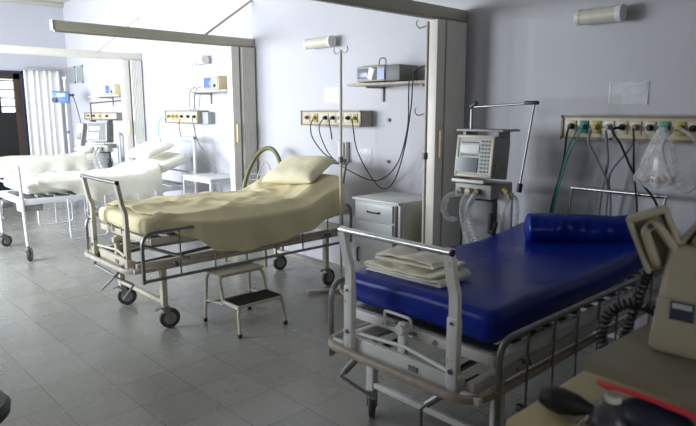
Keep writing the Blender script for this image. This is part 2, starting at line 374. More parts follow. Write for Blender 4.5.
# white hanging curtain by the door
mb = MB(); n = 64; rows = []
for z in [0.02+2.26*k/10 for k in range(11)]:
    rows.append([(XL+0.07+0.011*math.sin(j*2*PI/64*5.5+0.4*math.sin(z*1.3))+0.006*math.sin(j*0.83), 3.32+0.60*j/n, z) for j in range(n+1)])
mb.grid(rows)
t = thing('curtain', 'white hanging curtain with deep folds beside the dark door', 'curtain', (0, 0, 0))
t.location = (XL+0.07, 3.62, 0)
mb.bm.verts.ensure_lookup_table(); bmesh.ops.translate(mb.bm, vec=-Vector(t.location), verts=list(mb.bm.verts))
solid(mb.build('fabric', 'curtain', t), 0.006)
MB().box((0, 0, 2.30), (0.05, 0.6, 0.035), bev=0.005).build('heading_rail', 'grille', t)

# ventilation grilles high on the wall
for x, wd, lab in ((-11.66, 0.30, 'grey louvred wall grille nearest the corner'), (-11.27, 0.27, 'grey louvred wall grille on the side towards the high shelf')):
    t = thing('wall_grille', lab, 'vent grille', (x, YB, 2.06), 0, 'wall grilles')
    f = MB()
    f.box((-wd/2+0.012, -0.012, 0.15), (0.024, 0.022, 0.3)); f.box((wd/2-0.012, -0.012, 0.15), (0.024, 0.022, 0.3)); f.box((0, -0.012, 0.012), (wd, 0.022, 0.024)); f.box((0, -0.012, 0.288), (wd, 0.022, 0.024))
    f.build('frame', 'grille', t)
    f = MB()
    for k in range(9): f.box((0, -0.012, 0.04+k*0.028), (wd-0.03, 0.004, 0.026), rot=(0.6, 0, 0))
    f.build('louvre', 'grille', t); MB().box((0, -0.003, 0.15), (wd-0.02, 0.004, 0.28)).build('backing', 'machine_dark', t)

# ------------------------------------------------------------------ hospital beds
def caster(root, x, y, r=0.06, ang=0.5, m='darksteel', brake=True):
    q = MB(); c, s = math.cos(ang), math.sin(ang)
    R_ = Matrix.Translation((x, y, 0)) @ Matrix.Rotation(ang, 4, 'Z')
    f = MB()
    f.box((0, 0, r*2+0.012), (0.05, 0.07, 0.014), bev=0.004); f.cyl((0, 0, r*2+0.01), (0, 0, r*2+0.05), 0.016, 10)
    for sx in (-1, 1): f.prism([(-0.02, r*2+0.01), (0.035, r*2+0.01), (0.05, r-0.01), (0.02, r-0.015)], 0.006, Matrix.Translation((sx*0.024-0.003, 0, 0)) @ Matrix(((0, 0, 1, 0), (1, 0, 0, 0), (0, 1, 0, 0), (0, 0, 0, 1))))
    if brake: f.box((0, -0.045, r*2+0.005), (0.03, 0.05, 0.008), rot=(0.4, 0, 0), bev=0.003)
    bmesh.ops.transform(f.bm, matrix=R_, verts=list(f.bm.verts))
    cf = f.build('caster', m, root)
    wq = MB()
    Mx = R_ @ Matrix.Translation((-0.016, 0.035, r)) @ Matrix.Rotation(PI/2, 4, 'Y')
    wq.lathe([(r*0.55, 0.0), (r*0.92, 0.0), (r, 0.006), (r, 0.026), (r*0.92, 0.032), (r*0.55, 0.032)], 24, Mx); wq.build('tyre', 'rubber', cf)
    hq = MB(); hq.lathe([(r*0.2, -0.010), (r*0.25, -0.005), (r*0.58, -0.003), (r*0.6, 0.0), (r*0.6, 0.032), (r*0.58, 0.035), (r*0.25, 0.037), (r*0.2, 0.042)], 18, Mx); hq.build('hub', 'grey', cf)
def crank(root, x, y, z, path):
    f = MB(); f.cyl((x, 0.25, z), (x, y, z), 0.011, 10); f.cyl((x, y+0.06, z), (x, y+0.03, z), 0.03, 14)
    k = f.build('crank', 'steel', root)
    MB().cyl((x+0.014, y+0.03, z), (x+0.014, y+0.005, z), 0.030, 14).build('crank_boss', 'brass', k)
    P = [Vector((x, y, z))]
    for d in path: P.append(P[-1]+Vector(d))
    f = MB().tube(fillet(P, 0.015, 4), 0.0085, 8); f.cyl(P[0]+(P[1]-P[0])*0.1, P[0]+(P[1]-P[0])*0.75, 0.017, 10)
    f.build('crank_handle', 'steel', k)
def side_rail(root, x, y0, y1, z0, z1, r, m, n, lower=None, vr=0.006):
    zl = lower if lower is not None else z0
    f = MB().tube(fillet([(x, y0, z0), (x, y0, z1), (x, y1, z1), (x, y1, z0)], 0.10, 6), r, 10)
    o = f.build('side_rail', m, root)
    MB().tube([(x, y0, z0+0.015), (x, (y0+y1)/2, z0+0.015), (x, y1, z0+0.015)], r*0.9, 8).build('bottom_rail', m, o)
    for k in range(1, n): 
        y = y0+(y1-y0)*k/n
        MB().cyl((x, y, z0+0.01), (x, y, z1-r*0.5), vr, 8).build('spindle', m, o)
    for y in (y0+0.25, y1-0.25): MB().box((x-math.copysign(0.03, x), y, zl+0.1), (0.06, 0.03, 0.03), bev=0.004).build('clamp', 'darksteel', o)
def crank_bed(loc, label, paint, bar_m, bump_m, rail_m, zd=0.0, bar_z=1.05, rails=((0.47, 0.17, 1.80, 0.30, 0.70),), rail_r=0.014, nsp=8, rz=0.0, cranks=(), fa=-0.45):
    t = thing('hospital_bed', label, 'hospital bed', loc, rz, 'ward beds')
    # foot frame: two bent flat posts and a round bar
    for end, yb, s in (('foot_frame', 0.0, 1), ('head_frame', 2.06, -1)):
        f = MB().tube(fillet([(-0.315, yb-0.05*s, bar_z), (0, yb-0.05*s, bar_z), (0.315, yb-0.05*s, bar_z)], 0.01), 0.014, 12)
        ff = f.build(end, bar_m, t)
        for sx in (-1, 1):
            if s < 0:
                MB().tube([(sx*0.30, yb, 0.46), (sx*0.30, yb, 0.8), (sx*0.30, yb+0.02, 0.95), (sx*0.305, yb+0.05, bar_z)], 0.010, 10).build('post', bar_m, ff); continue
            p = MB().bar(spline([(sx*0.30, yb, 0.46), (sx*0.30, yb, 0.66), (sx*0.30, yb, 0.86), (sx*0.30, yb-0.02*s, 0.93), (sx*0.30, yb-0.05*s, bar_z+0.012)], 4), 0.042, 0.026, (0, 1, 0))
            p.box((sx*0.30, yb, 0.63), (0.052, 0.034, 0.30), bev=0.004)
            po = p.build('post', paint, ff)
            MB().cyl((sx*0.312, yb-0.05*s, bar_z), (sx*0.322, yb-0.05*s, bar_z), 0.015, 12).build('bar_cap', 'black', ff)
            for zz, rr in ((0.56, 0.011), (0.76, 0.007)): MB().cyl((sx*0.30, yb-0.018*s, zz), (sx*0.30, yb-0.024*s, zz), rr, 10).build('bolt', 'darksteel', ff)
    # deck under the mattress
    z = 0.60+zd; f = MB()
    for sx in (-1, 1): f.box((sx*0.42, 1.07, z), (0.045, 1.92, 0.045), bev=0.004)
    for y in (0.12, 0.78, 1.35, 2.02): f.box((0, y, z), (0.84, 0.035, 0.045), bev=0.004)
    dk = f.build('deck', paint, t)
    f = MB()
    for k in range(14): f.box((0, 0.2+k*0.135, z+0.012), (0.76, 0.07, 0.006))
    f.build('slats', 'steel', dk)
    MB().tube(fillet([(-0.16, 0.095, z), (-0.16, 0.085, z+0.075), (0.0, 0.085, z+0.075), (0.0, 0.095, z)], 0.02), 0.007, 8).build('mattress_stop', paint, dk)
    # chassis
    f = MB()
    for sx in (-1, 1): f.box((sx*0.36, 1.03, 0.49), (0.04, 2.0, 0.05), bev=0.004)
    f.box((0, 0.03, 0.485), (0.66, 0.03, 0.085), bev=0.004); f.box((0, 2.03, 0.485), (0.66, 0.03, 0.085), bev=0.004); f.box((0, 1.0, 0.49), (0.7, 0.04, 0.04), bev=0.004)
    ch = f.build('chassis', paint, t)
    MB().box((0.08, 0.012, 0.49), (0.05, 0.004, 0.025)).build('maker_plate', 'steel', ch)
    f = MB().box((-0.02, 0.06, 0.57), (0.04, 0.03, 0.18), bev=0.004); f.cyl((-0.02, 0.03, 0.63), (-0.02, 0.09, 0.63), 0.025, 12); f.build('lift_strut', paint, ch)
    f = MB().bar([(-0.02, 0.09, 0.61), (0.19, 0.25, 0.56), (0.40, 0.42, 0.50)], 0.035, 0.014, (0, 0, 1)); f.bar([(-0.40, 0.15, 0.57), (-0.2, 0.12, 0.60), (-0.03, 0.09, 0.63)], 0.03, 0.016, (0, 0, 1)); f.build('link_bar', 'steel', ch)
    MB().tube([(-0.34, 0.0, 0.555), (0, 0.05, 0.555), (0.34, 0.0, 0.54)], 0.009, 8).build('torsion_rod', paint, ch)
    f = MB()
    for sx in (-0.2, 0.2): f.cyl((sx, 0.05, 0.47), (sx, 1.2, 0.53), 0.014, 10)
    f.build('crank_screw', 'steel', ch)
    # bumper running round the bed
    b = MB().sweep(fillet([(-0.455, -0.05, 0.475), (0.43, -0.05, 0.475), (0.43, 2.11, 0.475), (-0.455, 2.11, 0.475)], 0.14, 7, True), [(-0.010, -0.015), (0.010, -0.015), (0.014, -0.006), (0.014, 0.006), (0.010, 0.015), (-0.010, 0.015), (-0.012, 0)], closed=True, up=(0, 0, 1))
    bo = b.build('bumper', bump_m, t)
    for sx in (-1, 1):
        for y in (0.0, 2.06): MB().box((sx*0.39, y, 0.475), (0.09, 0.03, 0.03), bev=0.004).build('bumper_bracket', paint, bo)
    # legs and casters
    for sx in (-1, 1):
        for y, a in ((0.22, fa), (1.79, -0.15)):
            MB().box((sx*0.37, y, 0.30), (0.048, 0.04, 0.36), bev=0.004).build('leg', paint, t)
            caster(t, sx*0.37, y, 0.075, a+(0.25 if sx > 0 else 0.0), 'steel')
    for y in (0.22, 1.79): MB().box((0, y, 0.20), (0.70, 0.03, 0.03), bev=0.004).build('leg_crossbar', paint, t)
    for c in cranks: crank(t, *c)
    for x, y0, y1, z0, z1 in rails: side_rail(t, x, y0, y1, z0, z1, rail_r, rail_m, nsp)
    return t
def tube_bed(loc, label, half, post_h=1.0, zt=0.68, rz=0.0, low=True):
    t = thing('hospital_bed', label, 'hospital bed', loc, rz, 'ward beds'); m = 'blue_white_metal'
    for end, y, s in (('foot_frame', 0.0, 1), ('head_frame', 2.02, -1)):
        h = post_h if s > 0 else post_h+0.22
        f = MB().tube(fillet([(-half+0.015, y+0.02*s, 0.17), (-half+0.03, y, h-0.08), (-half+0.05, y, h), (half-0.05, y, h), (half-0.03, y, h-0.08), (half-0.015, y+0.02*s, 0.17)], 0.07, 6), 0.018, 12)
        fr = f.build(end, m, t)
        MB().tube([(-half+0.02, y, 0.80), (0, y, 0.80), (half-0.02, y, 0.80)], 0.012, 8).tube([(-half+0.02, y, 0.62), (0, y, 0.62), (half-0.02, y, 0.62)], 0.014, 8).build('crossbar', m, fr)
        for sx in (-1, 1): caster(t, sx*(half-0.015), y+0.02*s, 0.065, 1.0 if sx > 0 else 0.3, 'steel', sx > 0)
    f = MB()
    for sx in (-1, 1): f.box((sx*(half-0.03), 1.01, zt-0.05), (0.035, 1.98, 0.06), bev=0.004)
    for y in (0.05, 0.7, 1.3, 1.97): f.box((0, y, zt-0.05), (2*half-0.1, 0.035, 0.05), bev=0.004)
    dk = f.build('deck', m, t)
    f = MB()
    for k in range(12): f.box((0, 0.15+k*0.15, zt-0.03), (2*half-0.1, 0.08, 0.006))
    f.build('slats', 'steel', dk)
    MB().box((half-0.12, 0.10, zt-0.10), (0.16, 0.22, 0.11), bev=0.01).build('crank_gearbox', 'grille', t)
    MB().cyl((-0.1, 0.05, 0.56), (-0.1, -0.06, 0.56), 0.05, 16).cyl((-0.1, -0.04, 0.56), (-0.1, -0.05, 0.42), 0.01, 8).cyl((-0.1, -0.05, 0.42), (0.02, -0.06, 0.41), 0.012, 8).build('crank', 'steel', t)
    f = MB()
    for sx in (-1, 1): f.tube(fillet([(sx*(half-0.12), 1.25, 0.50), (sx*(half-0.12), 1.72, 0.62)], 0.01), 0.018, 8)
    f.box((0, 1.70, 0.62), (2*half-0.24, 0.03, 0.03)); f.build('backrest_strut', 'navy', t)
    if low:
        for sx in (-1, 1):
            for y0, y1, z0 in ((0.44, 0.84, 0.19), (1.0, 1.45, 0.24)):
                q = MB().tube(fillet([(sx*(half+0.03), y0, zt-0.05), (sx*(half+0.05), y0, z0), (sx*(half+0.05), y1, z0), (sx*(half+0.03), y1, zt-0.05)], 0.05, 5), 0.010, 8).build('side_rail', m, t)
                MB().cyl((sx*(half+0.045), (y0+y1)/2, z0), (sx*(half+0.035), (y0+y1)/2, zt-0.06), 0.006, 8).build('spindle', m, q)
    return t

crank_bed((-1.64, 1.85, 0), 'white crank hospital bed carrying the blue vinyl mattress', 'white_metal', 'chrome', 'bumper', 'steel', 0.0, 1.05,
          rails=((0.45, 0.09, 1.80, 0.22, 0.70), (-0.57, 0.12, 1.42, 0.32, 0.715)), rz=-0.012, fa=0.75,
          cranks=((-0.26, 0.01, 0.435, ((-0.105, -0.01, -0.125), (0.20, 0.04, -0.06))), (0.25, 0.01, 0.44, ((-0.11, -0.01, -0.10), (0.0, 0.0, -0.11)))))
crank_bed((-4.34, 1.70, 0), 'cream crank hospital bed made up with a pale yellow sheet', 'cream_metal', 'steel', 'bumper_white', 'steel', 0.07, 1.09,
          rails=((0.50, 0.02, 1.98, 0.40, 0.755), (-0.50, 0.02, 1.98, 0.40, 0.755)), rail_r=0.013, nsp=7,
          cranks=((-0.28, 0.01, 0.475, ((-0.08, 0.0, -0.09), (0.20, 0.08, -0.07), (-0.17, -0.05, -0.14))), (0.20, 0.01, 0.475, ((-0.14, -0.02, -0.10), (0.15, 0.08, -0.05), (-0.12, -0.03, -0.13)))))
tube_bed((-7.27, 1.78, 0), 'white tubular hospital bed with drooping white sheet and raised back', 0.50)
tube_bed((-10.05, 2.02, 0), 'white tubular hospital bed farthest away, near the dark door', 0.46, 0.98, 0.70, 0.0, False)

# ------------------------------------------------------------------ mattresses and bedding
def bed_profile(zflat, y1, slope, curve=0.12):
    def f(y):
        s = max(0.0, y-y1)
        return zflat + (slope*s*s/(2*curve) if s < curve else slope*(s-curve/2))
    return f
def mattress(loc, half, length, zb, th, prof, m, label, cat='mattress', group='mattresses', puff=0.012):
    mb = MB(); nx, ny = 16, 44; 
    mb.box((0, length/2, 0), (2*half, length, th), bev=min(0.045, th*0.35), seg=4)
    bmesh.ops.subdivide_edges(mb.bm, edges=[e for e in mb.bm.edges if e.calc_length() > 0.4], cuts=22, use_grid_fill=True)
    def f(c):
        nz = noise.noise(Vector((c.x*3+loc[0], c.y*3, c.z*5)))*puff
        return (c.x*(1+0.3*nz), c.y, zb+th/2+c.z+nz*0.8 + (prof(c.y)-prof(0)))
    mb.warp(f)
    o = mb.build('mattress', m); 
    off = o.location.copy(); o.location = Vector(loc)+off
    tag(o, label, cat, group); return o
flat = bed_profile(0, 9, 0)
mattress((-1.68, 1.98, 0), 0.435, 1.88, 0.643, 0.145, bed_profile(0, 1.15, 0.10), 'blue_vinyl', 'glossy royal blue vinyl mattress on the nearest bed', puff=0.016)
pB = bed_profile(0.0, 1.28, 0.36)
mattress((-4.34, 1.78, 0), 0.42, 1.86, 0.706, 0.125, pB, 'yellow_sheet', 'mattress in a fitted pale yellow sheet on the cream bed')
pC = bed_profile(0.0, 1.15, 0.34)
mattress((-7.27, 1.84, 0), 0.43, 1.88, 0.70, 0.12, pC, 'white_sheet', 'mattress in white sheeting on the second farthest bed')
pD = bed_profile(0.0, 1.3, 0.12)
mattress((-10.05, 2.10, 0), 0.41, 1.86, 0.72, 0.13, pD, 'white_sheet', 'mattress in white sheeting on the farthest bed')

def sheet(loc, half, y0, y1, ztop, prof, hemR, hemL, m, label, name='bed_sheet', out=0.012, seed=0.0, flare=0.10, group='bed sheets', rail=None):
    """Cloth lying over a bed: across = left hem, left edge, top, right edge, right hem."""
    NY, NT, ND = 64, 22, 16; rows = []
    for i in range(NY+1):
        y = y0+(y1-y0)*i/NY; row = []; zt = ztop+prof(y)+0.006
        def drop(side, hem):
            z_h = hem(y); pts = []
            for k in range(1, ND+1):
                u = k/ND; z = zt-0.012-(zt-0.012-z_h)*u
                e = half+out+flare*(1-math.exp(-u*3))*min(1, (zt-z_h)/0.25)
                if rail: e = max(e, rail(y, u))
                wv = (0.013 if rail else 0.022)*u*math.sin(y*13+seed+2*math.sin(y*4+seed))+0.022*u*noise.noise(Vector((y*5+seed, u*1.5, side)))
                pts.append((side*(e+wv), y+0.012*noise.noise(Vector((y*6, u*3, seed))), z))
            return pts
        L_ = drop(-1, hemL)[::-1]; R_ = drop(1, hemR)
        for p in L_: row.append(p)
        for k in range(NT+1):
            x = -half-0.004+(2*half+0.008)*k/NT
            ed = min(1, (half-abs(x)+0.02)/0.05)
            q1 = 1-abs(noise.noise(Vector((x*2.2+y*0.9+seed, y*2.6-x*2.4, seed)))*2.2); q2 = 1-abs(noise.noise(Vector((x*4.5-y*1.1, y*2.2+x*3.5, seed+3)))*2.4); wz = (1 if rail else 0.4)*(0.030*max(0, q1)**3+0.020*max(0, q2)**4)+0.01*max(0, noise.noise(Vector((x*3, y*3, seed))))
            row.append((x, y, zt+wz-0.008*(1-max(0, ed))))
        row += R_
        rows.append(row)
    mb = MB().grid(rows)
    o = mb.build(name, m); o.location = Vector(loc)+o.location
    solid(o, 0.004, 1, 1.0); tag(o, label, 'bed sheet', group); return o
def lerp_tab(tab):
    def f(y):
        if y <= tab[0][0]: return tab[0][1]
        for (a, b), (c, d_) in zip(tab, tab[1:]):
            if y <= c:
                t = (y-a)/(c-a); t = t*t*(3-2*t); return b+(d_-b)*t
        return tab[-1][1]
    return f
hemB = lerp_tab([(0.02, 0.79), (0.10, 0.77), (0.30, 0.68), (0.52, 0.545), (0.80, 0.505), (1.1, 0.53), (1.4, 0.58), (1.62, 0.65), (1.84, 0.72)])
def railB(y, u):
    k = min(1, max(0, (y-0.16)/0.22)); return (0.42+0.012)+(0.095*k)*min(1, u*5)
sheet((-4.34, 1.78, 0), 0.42, 0.08, 1.80, 0.831, pB, hemB, lambda y: 0.66, 'yellow_sheet', 'pale yellow sheet draped over the side of the cream bed', seed=1.3, flare=0.03, rail=railB)
hemC = lerp_tab([(0.12, 0.80), (0.35, 0.74), (0.60, 0.62), (0.80, 0.52), (1.0, 0.425), (1.2, 0.44), (1.45, 0.52), (1.56, 0.56)])
sheet((-7.27, 1.84, 0), 0.43, 0.12, 1.50, 0.82, pC, hemC, lambda y: 0.60, 'white_sheet', 'cream white sheet hanging in a point off the second farthest bed', seed=4.1, flare=0.06)
sheet((-10.05, 2.10, 0), 0.41, 0.06, 1.70, 0.85, pD, lambda y: 0.62, lambda y: 0.62, 'white_sheet', 'white sheet spread flat over the farthest bed', seed=7.7, flare=0.03)

def pillow(loc, d, rot, m, label, name='pillow', group='bed pillows', seed=0.0):
    nu, nv = 22, 16; top = []; bot = []
    mb = MB(); V = {}
    for sgn in (1, -1):
        rows = []
        for i in range(nv+1):
            r = []
            for j in range(nu+1):
                u = j/nu*2-1; v = i/nv*2-1
                k = (1-u**4)**0.55*(1-v**4)**0.55
                sq = 1-0.07*(1-abs(u)**2)*(abs(v)**3); sq2 = 1-0.07*(1-abs(v)**2)*(abs(u)**3)
                z = sgn*d[2]/2*k*(1.0 if sgn > 0 else 0.6) + 0.012*noise.noise(Vector((u*2.2+seed, v*2.2, sgn)))*k
                r.append((u*d[0]/2*sq2, v*d[1]/2*sq, z))
            rows.append(r)
        mb.grid(rows)
    bmesh.ops.remove_doubles(mb.bm, verts=list(mb.bm.verts), dist=0.0008)
    o = mb.build(name, m); o.location = loc; o.rotation_euler = rot
    for v in o.data.vertices: pass
    q = o.modifiers.new('smooth', 'SUBSURF'); q.levels = 1; q.render_levels = 1
    tag(o, label, 'pillow', group); return o
pillow((-4.27, 3.45, 0.98), (0.62, 0.43, 0.17), (0.44, -0.06, 0.18), 'yellow_pillow', 'plump pale yellow pillow on the raised head of the cream bed', seed=2)
pillow((-7.22, 3.42, 1.03), (0.62, 0.42, 0.15), (0.36, 0.0, 0.05), 'white_sheet', 'white pillow propped on the bed with the drooping sheet', seed=5)
pillow((-9.98, 3.72, 0.93), (0.6, 0.38, 0.13), (0.15, 0.0, 0.0), 'white_sheet', 'white pillow on the farthest bed', seed=8)

# blue bolster
mb = MB(); a = Vector((0, 0, 0)); n = 90; pts = []; rad = []
for k in range(n+1):
    u = k/n; pts.append((-0.36+0.72*u, 0, 0)); e = min(u, 1-u)*0.72
    rad.append(0.088*(1-(1-min(1, (e+0.001)/0.028))**2)**0.5+0.0005 if e < 0.028 else 0.088)
mb.tube(pts, lambda i: max(0.02, rad[i]), 28)
def wr(c):
    s = 1+0.10*noise.noise(Vector((c.x*8, c.y*7, c.z*7)))+0.07*(0.5-abs(noise.noise(Vector((c.x*16, c.y*11+c.x*5, c.z*11)))))
    z = c.z*s*0.98
    if z < -0.076: z = -0.076+(z+0.076)*0.2
    return (c.x, c.y*s*1.06, z)
mb.warp(wr); o = mb.build('bolster', 'blue_vinyl', None, 50); o.location = (-1.58, 3.47, 0.797); o.rotation_euler = (0.06, 0, math.radians(40))
tag(o, 'royal blue vinyl bolster lying across the head of the blue mattress', 'bolster')

# folded cloths on the blue mattress
def folded(loc, sx, sy, layers, th, rz, label, seed):
    mb = MB(); rows = []; path = []
    n = 26
    for l in range(layers):
        for k in range(n+1):
            u = k/n; x = (-0.5+u)*sx if l % 2 == 0 else (0.5-u)*sx
            path.append((x, l*th))
        if l < layers-1:
            s = 1 if l % 2 == 0 else -1
            for k in range(1, 5):
                an = -PI/2+PI*k/5; path.append((s*(sx/2+0.5*th*math.cos(an)), l*th+th/2+0.5*th*math.sin(an)))
    NY = 16
    for x, z in path:
        row = []
        for j in range(NY+1):
            v = j/NY; y = (v-0.5)*sy*(1+0.06*noise.noise(Vector((x*5, z*30, seed))))
            nz = 0.055*max(-0.15, noise.noise(Vector((x*5.5+seed, y*6, 0.3))))*(z/(layers*th)+0.12)+0.012*noise.noise(Vector((x*13, y*13, z*12+seed)))*(z/(layers*th)+0.1)
            row.append((x*(1-0.10*z/(layers*th))+0.035*noise.noise(Vector((y*5, z*16, seed))), y+0.02*noise.noise(Vector((x*4, z*25, seed+5))), z+nz+0.012))
        rows.append(row)
    mb.grid(rows); o = mb.build('folded_cloth', 'towel'); o.location = loc; o.rotation_euler = (0, 0, rz)
    solid(o, th*0.72, 1, 0.0); tag(o, label, 'folded cloth', 'folded cloths on the blue mattress'); return o
folded((-1.83, 2.20, 0.796), 0.46, 0.26, 3, 0.017, 0.02, 'cream cloth folded flat, lying directly on the blue mattress', 1.0)
folded((-1.86, 2.22, 0.853), 0.34, 0.21, 2, 0.018, 0.14, 'rumpled cream cloth on top of the folded cloth', 3.0)

# ------------------------------------------------------------------ step stool
t = thing('step_stool', 'two-step cream metal stool with a black rubber tread, beside the yellow bed', 'step stool', (-3.67, 2.41, 0), 0)
def hoop(pts, name='frame', m='cream_metal', r=0.012): return MB().tube(fillet(pts, 0.05, 5), r, 10).build(name, m, t)
hoop([(-0.23, -0.20, 0.02), (-0.20, -0.19, 0.385), (-0.20, 0.19, 0.385), (-0.23, 0.20, 0.02)], 'rear_hoop')
hoop([(0.02, -0.19, 0.21), (-0.03, -0.19, 0.385), (-0.03, 0.19, 0.385), (0.02, 0.19, 0.21)], 'middle_hoop')
hoop([(0.24, -0.20, 0.02), (0.21, -0.19, 0.21), (0.21, 0.19, 0.21), (0.24, 0.20, 0.02)], 'front_hoop')
f = MB()
for sy in (-1, 1): f.tube([(0.02, sy*0.19, 0.21), (0.12, sy*0.19, 0.205), (0.215, sy*0.19, 0.20)], 0.010, 8); f.tube([(-0.225, sy*0.197, 0.17), (-0.1, sy*0.194, 0.18), (0.02, sy*0.19, 0.19)], 0.006, 8)
f.tube([(-0.225, -0.197, 0.14), (-0.225, 0, 0.14), (-0.225, 0.197, 0.14)], 0.006, 8); f.build('brace', 'cream_metal', t)
MB().box((-0.115, 0, 0.395), (0.20, 0.40, 0.014), bev=0.005).build('top_step', 'cream_metal', t)
MB().box((0.115, 0, 0.215), (0.21, 0.39, 0.014), bev=0.005).build('lower_step', 'cream_metal', t)
f = MB().box((0.115, 0, 0.2245), (0.195, 0.375, 0.006), bev=0.002)
for k in range(9): f.box((0.035+k*0.02, 0, 0.2285), (0.008, 0.37, 0.004))
f.build('tread', 'tread', t)
for x, y in ((-0.23, -0.20), (-0.23, 0.20), (0.24, -0.20), (0.24, 0.20)): MB().cyl((x, y, 0), (x, y, 0.028), 0.016, 12).build('foot', 'black', t)

# ------------------------------------------------------------------ bedside cabinet
t = thing('bedside_cabinet', 'grey white metal bedside cabinet with drawer and doors beside the cream partition', 'bedside cabinet', (-3.395, 3.77, 0), 0)
f = MB().box((0, 0.015, 0.44), (0.52, 0.47, 0.78), bev=0.008); f.box((0, 0.01, 0.03), (0.48, 0.43, 0.06)); f.build('body', 'cabinet', t)
MB().box((0, 0, 0.84), (0.53, 0.50, 0.022), bev=0.006).build('top', 'cabinet', t)
dr = MB().box((-0.02, -0.228, 0.745), (0.42, 0.018, 0.14), bev=0.004).build('drawer', 'cabinet', t)
MB().tube(fillet([(-0.09, -0.237, 0.745), (-0.08, -0.255, 0.742), (0.04, -0.255, 0.742), (0.05, -0.237, 0.745)], 0.015), 0.008, 8).build('drawer_pull', 'black', dr)
do = MB().box((-0.02, -0.228, 0.37), (0.42, 0.018, 0.58), bev=0.004).build('door', 'cabinet', t)
MB().tube(fillet([(-0.19, -0.237, 0.42), (-0.19, -0.257, 0.41), (-0.19, -0.257, 0.31), (-0.19, -0.237, 0.30)], 0.015), 0.008, 8).build('door_pull', 'black', do)
MB().box((0.222, -0.226, 0.44), (0.02, 0.012, 0.76)).build('gap_strip', 'brown', t)
pl = [(-0.20, 0), (0.22, 0), (0.22, 0.75), (-0.15, 0.75), (-0.185, 0.735), (-0.20, 0.70)]
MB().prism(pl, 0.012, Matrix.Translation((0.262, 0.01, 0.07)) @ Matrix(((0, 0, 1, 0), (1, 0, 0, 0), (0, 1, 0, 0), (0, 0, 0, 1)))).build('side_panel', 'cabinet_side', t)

# ------------------------------------------------------------------ curved chair behind the yellow bed
t = thing('cord_chair', 'chair with a looped olive tube back strung with pale cord', 'chair', (-5.28, 3.74, 0), 0.42)
f = MB().tube(spline([(-0.27, -0.06, 0.40), (-0.25, -0.01, 0.66), (-0.19, 0.06, 0.95), (-0.07, 0.11, 1.14), (0.07, 0.12, 1.16), (0.19, 0.07, 1.0), (0.245, 0.0, 0.70), (0.26, -0.06, 0.40)], 8), 0.024, 12); f.build('back_frame', 'wicker', t)
f = MB().tube(fillet([(-0.25, -0.38, 0.40), (0.25, -0.38, 0.40), (0.25, 0.02, 0.40), (-0.25, 0.02, 0.40)], 0.12, 6, True), 0.016, 10, closed=True); f.build('seat_frame', 'wicker', t)
f = MB()
for k in range(9): f.cyl((-0.24, -0.36+k*0.045, 0.415), (0.24, -0.36+k*0.045, 0.415), 0.006, 6)
f.build('seat_cords', 'cord', t)
f = MB()
for k, (z, w_, y) in enumerate(((0.60, 0.255, -0.02), (0.66, 0.25, -0.01), (0.72, 0.24, 0.0), (0.78, 0.232, 0.015), (0.84, 0.222, 0.03), (0.90, 0.205, 0.045))): f.tube(spline([(-w_, y, z), (0, y+0.03, z-0.01), (w_, y, z)], 6), 0.0045, 6)
f.build('back_cords', 'cord', t)
f = MB(); f.tube(spline([(-0.15, 0.045, 0.45), (-0.12, 0.08, 0.80), (-0.02, 0.10, 1.03), (0.08, 0.08, 0.85), (0.1, 0.04, 0.45)], 6), 0.008, 8); f.build('inner_loop', 'cord', t)
for x, y in ((-0.22, -0.34), (0.22, -0.34), (-0.22, 0.0), (0.22, 0.0)): MB().tube([(x, y, 0.39), (x*1.05, y*1.05, 0.2), (x*1.1, y*1.1, 0.0)], 0.014, 8).build('leg', 'wicker', t)

# ------------------------------------------------------------------ white side table in the third bay
t = thing('side_table', 'low white metal side table beyond the yellow bed, by the accordion partition', 'side table', (-6.36, 3.76, 0), 0)
MB().box((0, 0, 0.79), (0.66, 0.42, 0.022), bev=0.005).build('table_top', 'blue_white_metal', t)
f = MB(); 
for y in (-0.19, 0.19): f.box((0, y, 0.76), (0.62, 0.02, 0.03))
for x in (-0.31, 0.31): f.box((x, 0, 0.76), (0.02, 0.38, 0.03))
f.build('apron', 'blue_white_metal', t)
for x in (-0.31, 0.31):
    for y in (-0.19, 0.19): MB().box((x, y, 0.375), (0.025, 0.025, 0.75), bev=0.003).build('leg', 'blue_white_metal', t)
MB().box((0, 0, 0.25), (0.62, 0.38, 0.015)).build('lower_shelf', 'blue_white_metal', t)

# ------------------------------------------------------------------ IV poles
def iv_pole(loc, h, label, m='cream_metal', hooks=((1, 1),), r=0.013, base='tripod', low=None, rz=0.0):
    t = thing('drip_stand', label, 'drip stand', loc, rz, 'drip stands')
    MB().cyl((0, 0, 0.03), (0, 0, h), r, 12).build('pole', m, t)
    f = MB()
    for sx, zz in hooks: f.tube(spline([(0, 0, zz), (sx*0.03, 0, zz-0.012), (sx*0.062, 0, zz-0.018), (sx*0.085, 0, zz+0.008), (sx*0.075, 0, zz+0.035)], 5), 0.0055, 8)
    f.build('hook', m, t)
    f = MB()
    if base == 'tripod':
        for a in (-2.1, 1.95, -0.45): f.box((0.15*math.cos(a), 0.15*math.sin(a), 0.02), (0.30, 0.055, 0.022), rot=(0, 0, a), bev=0.005)
        f.cyl((0, 0, 0.01), (0, 0, 0.09), 0.028, 14)
    elif base == 'small': f.lathe([(0.11, 0.0), (0.11, 0.012), (0.03, 0.035), (0.02, 0.08)], 24)
    else:
        f.lathe([(0.17, 0.0), (0.17, 0.012), (0.03, 0.035), (0.02, 0.08)], 24)
    f.build('base', m, t)
    MB().cyl((0, 0, h*0.55), (0, 0, h*0.55+0.05), r+0.007, 12).build('height_clamp', 'darksteel', t)
    return t
p1 = iv_pole((-3.745, 3.47, 0), 2.07, 'cream drip stand on a flat cross base at the head of the yellow bed', hooks=((-1, 2.06), (1, 2.06)))
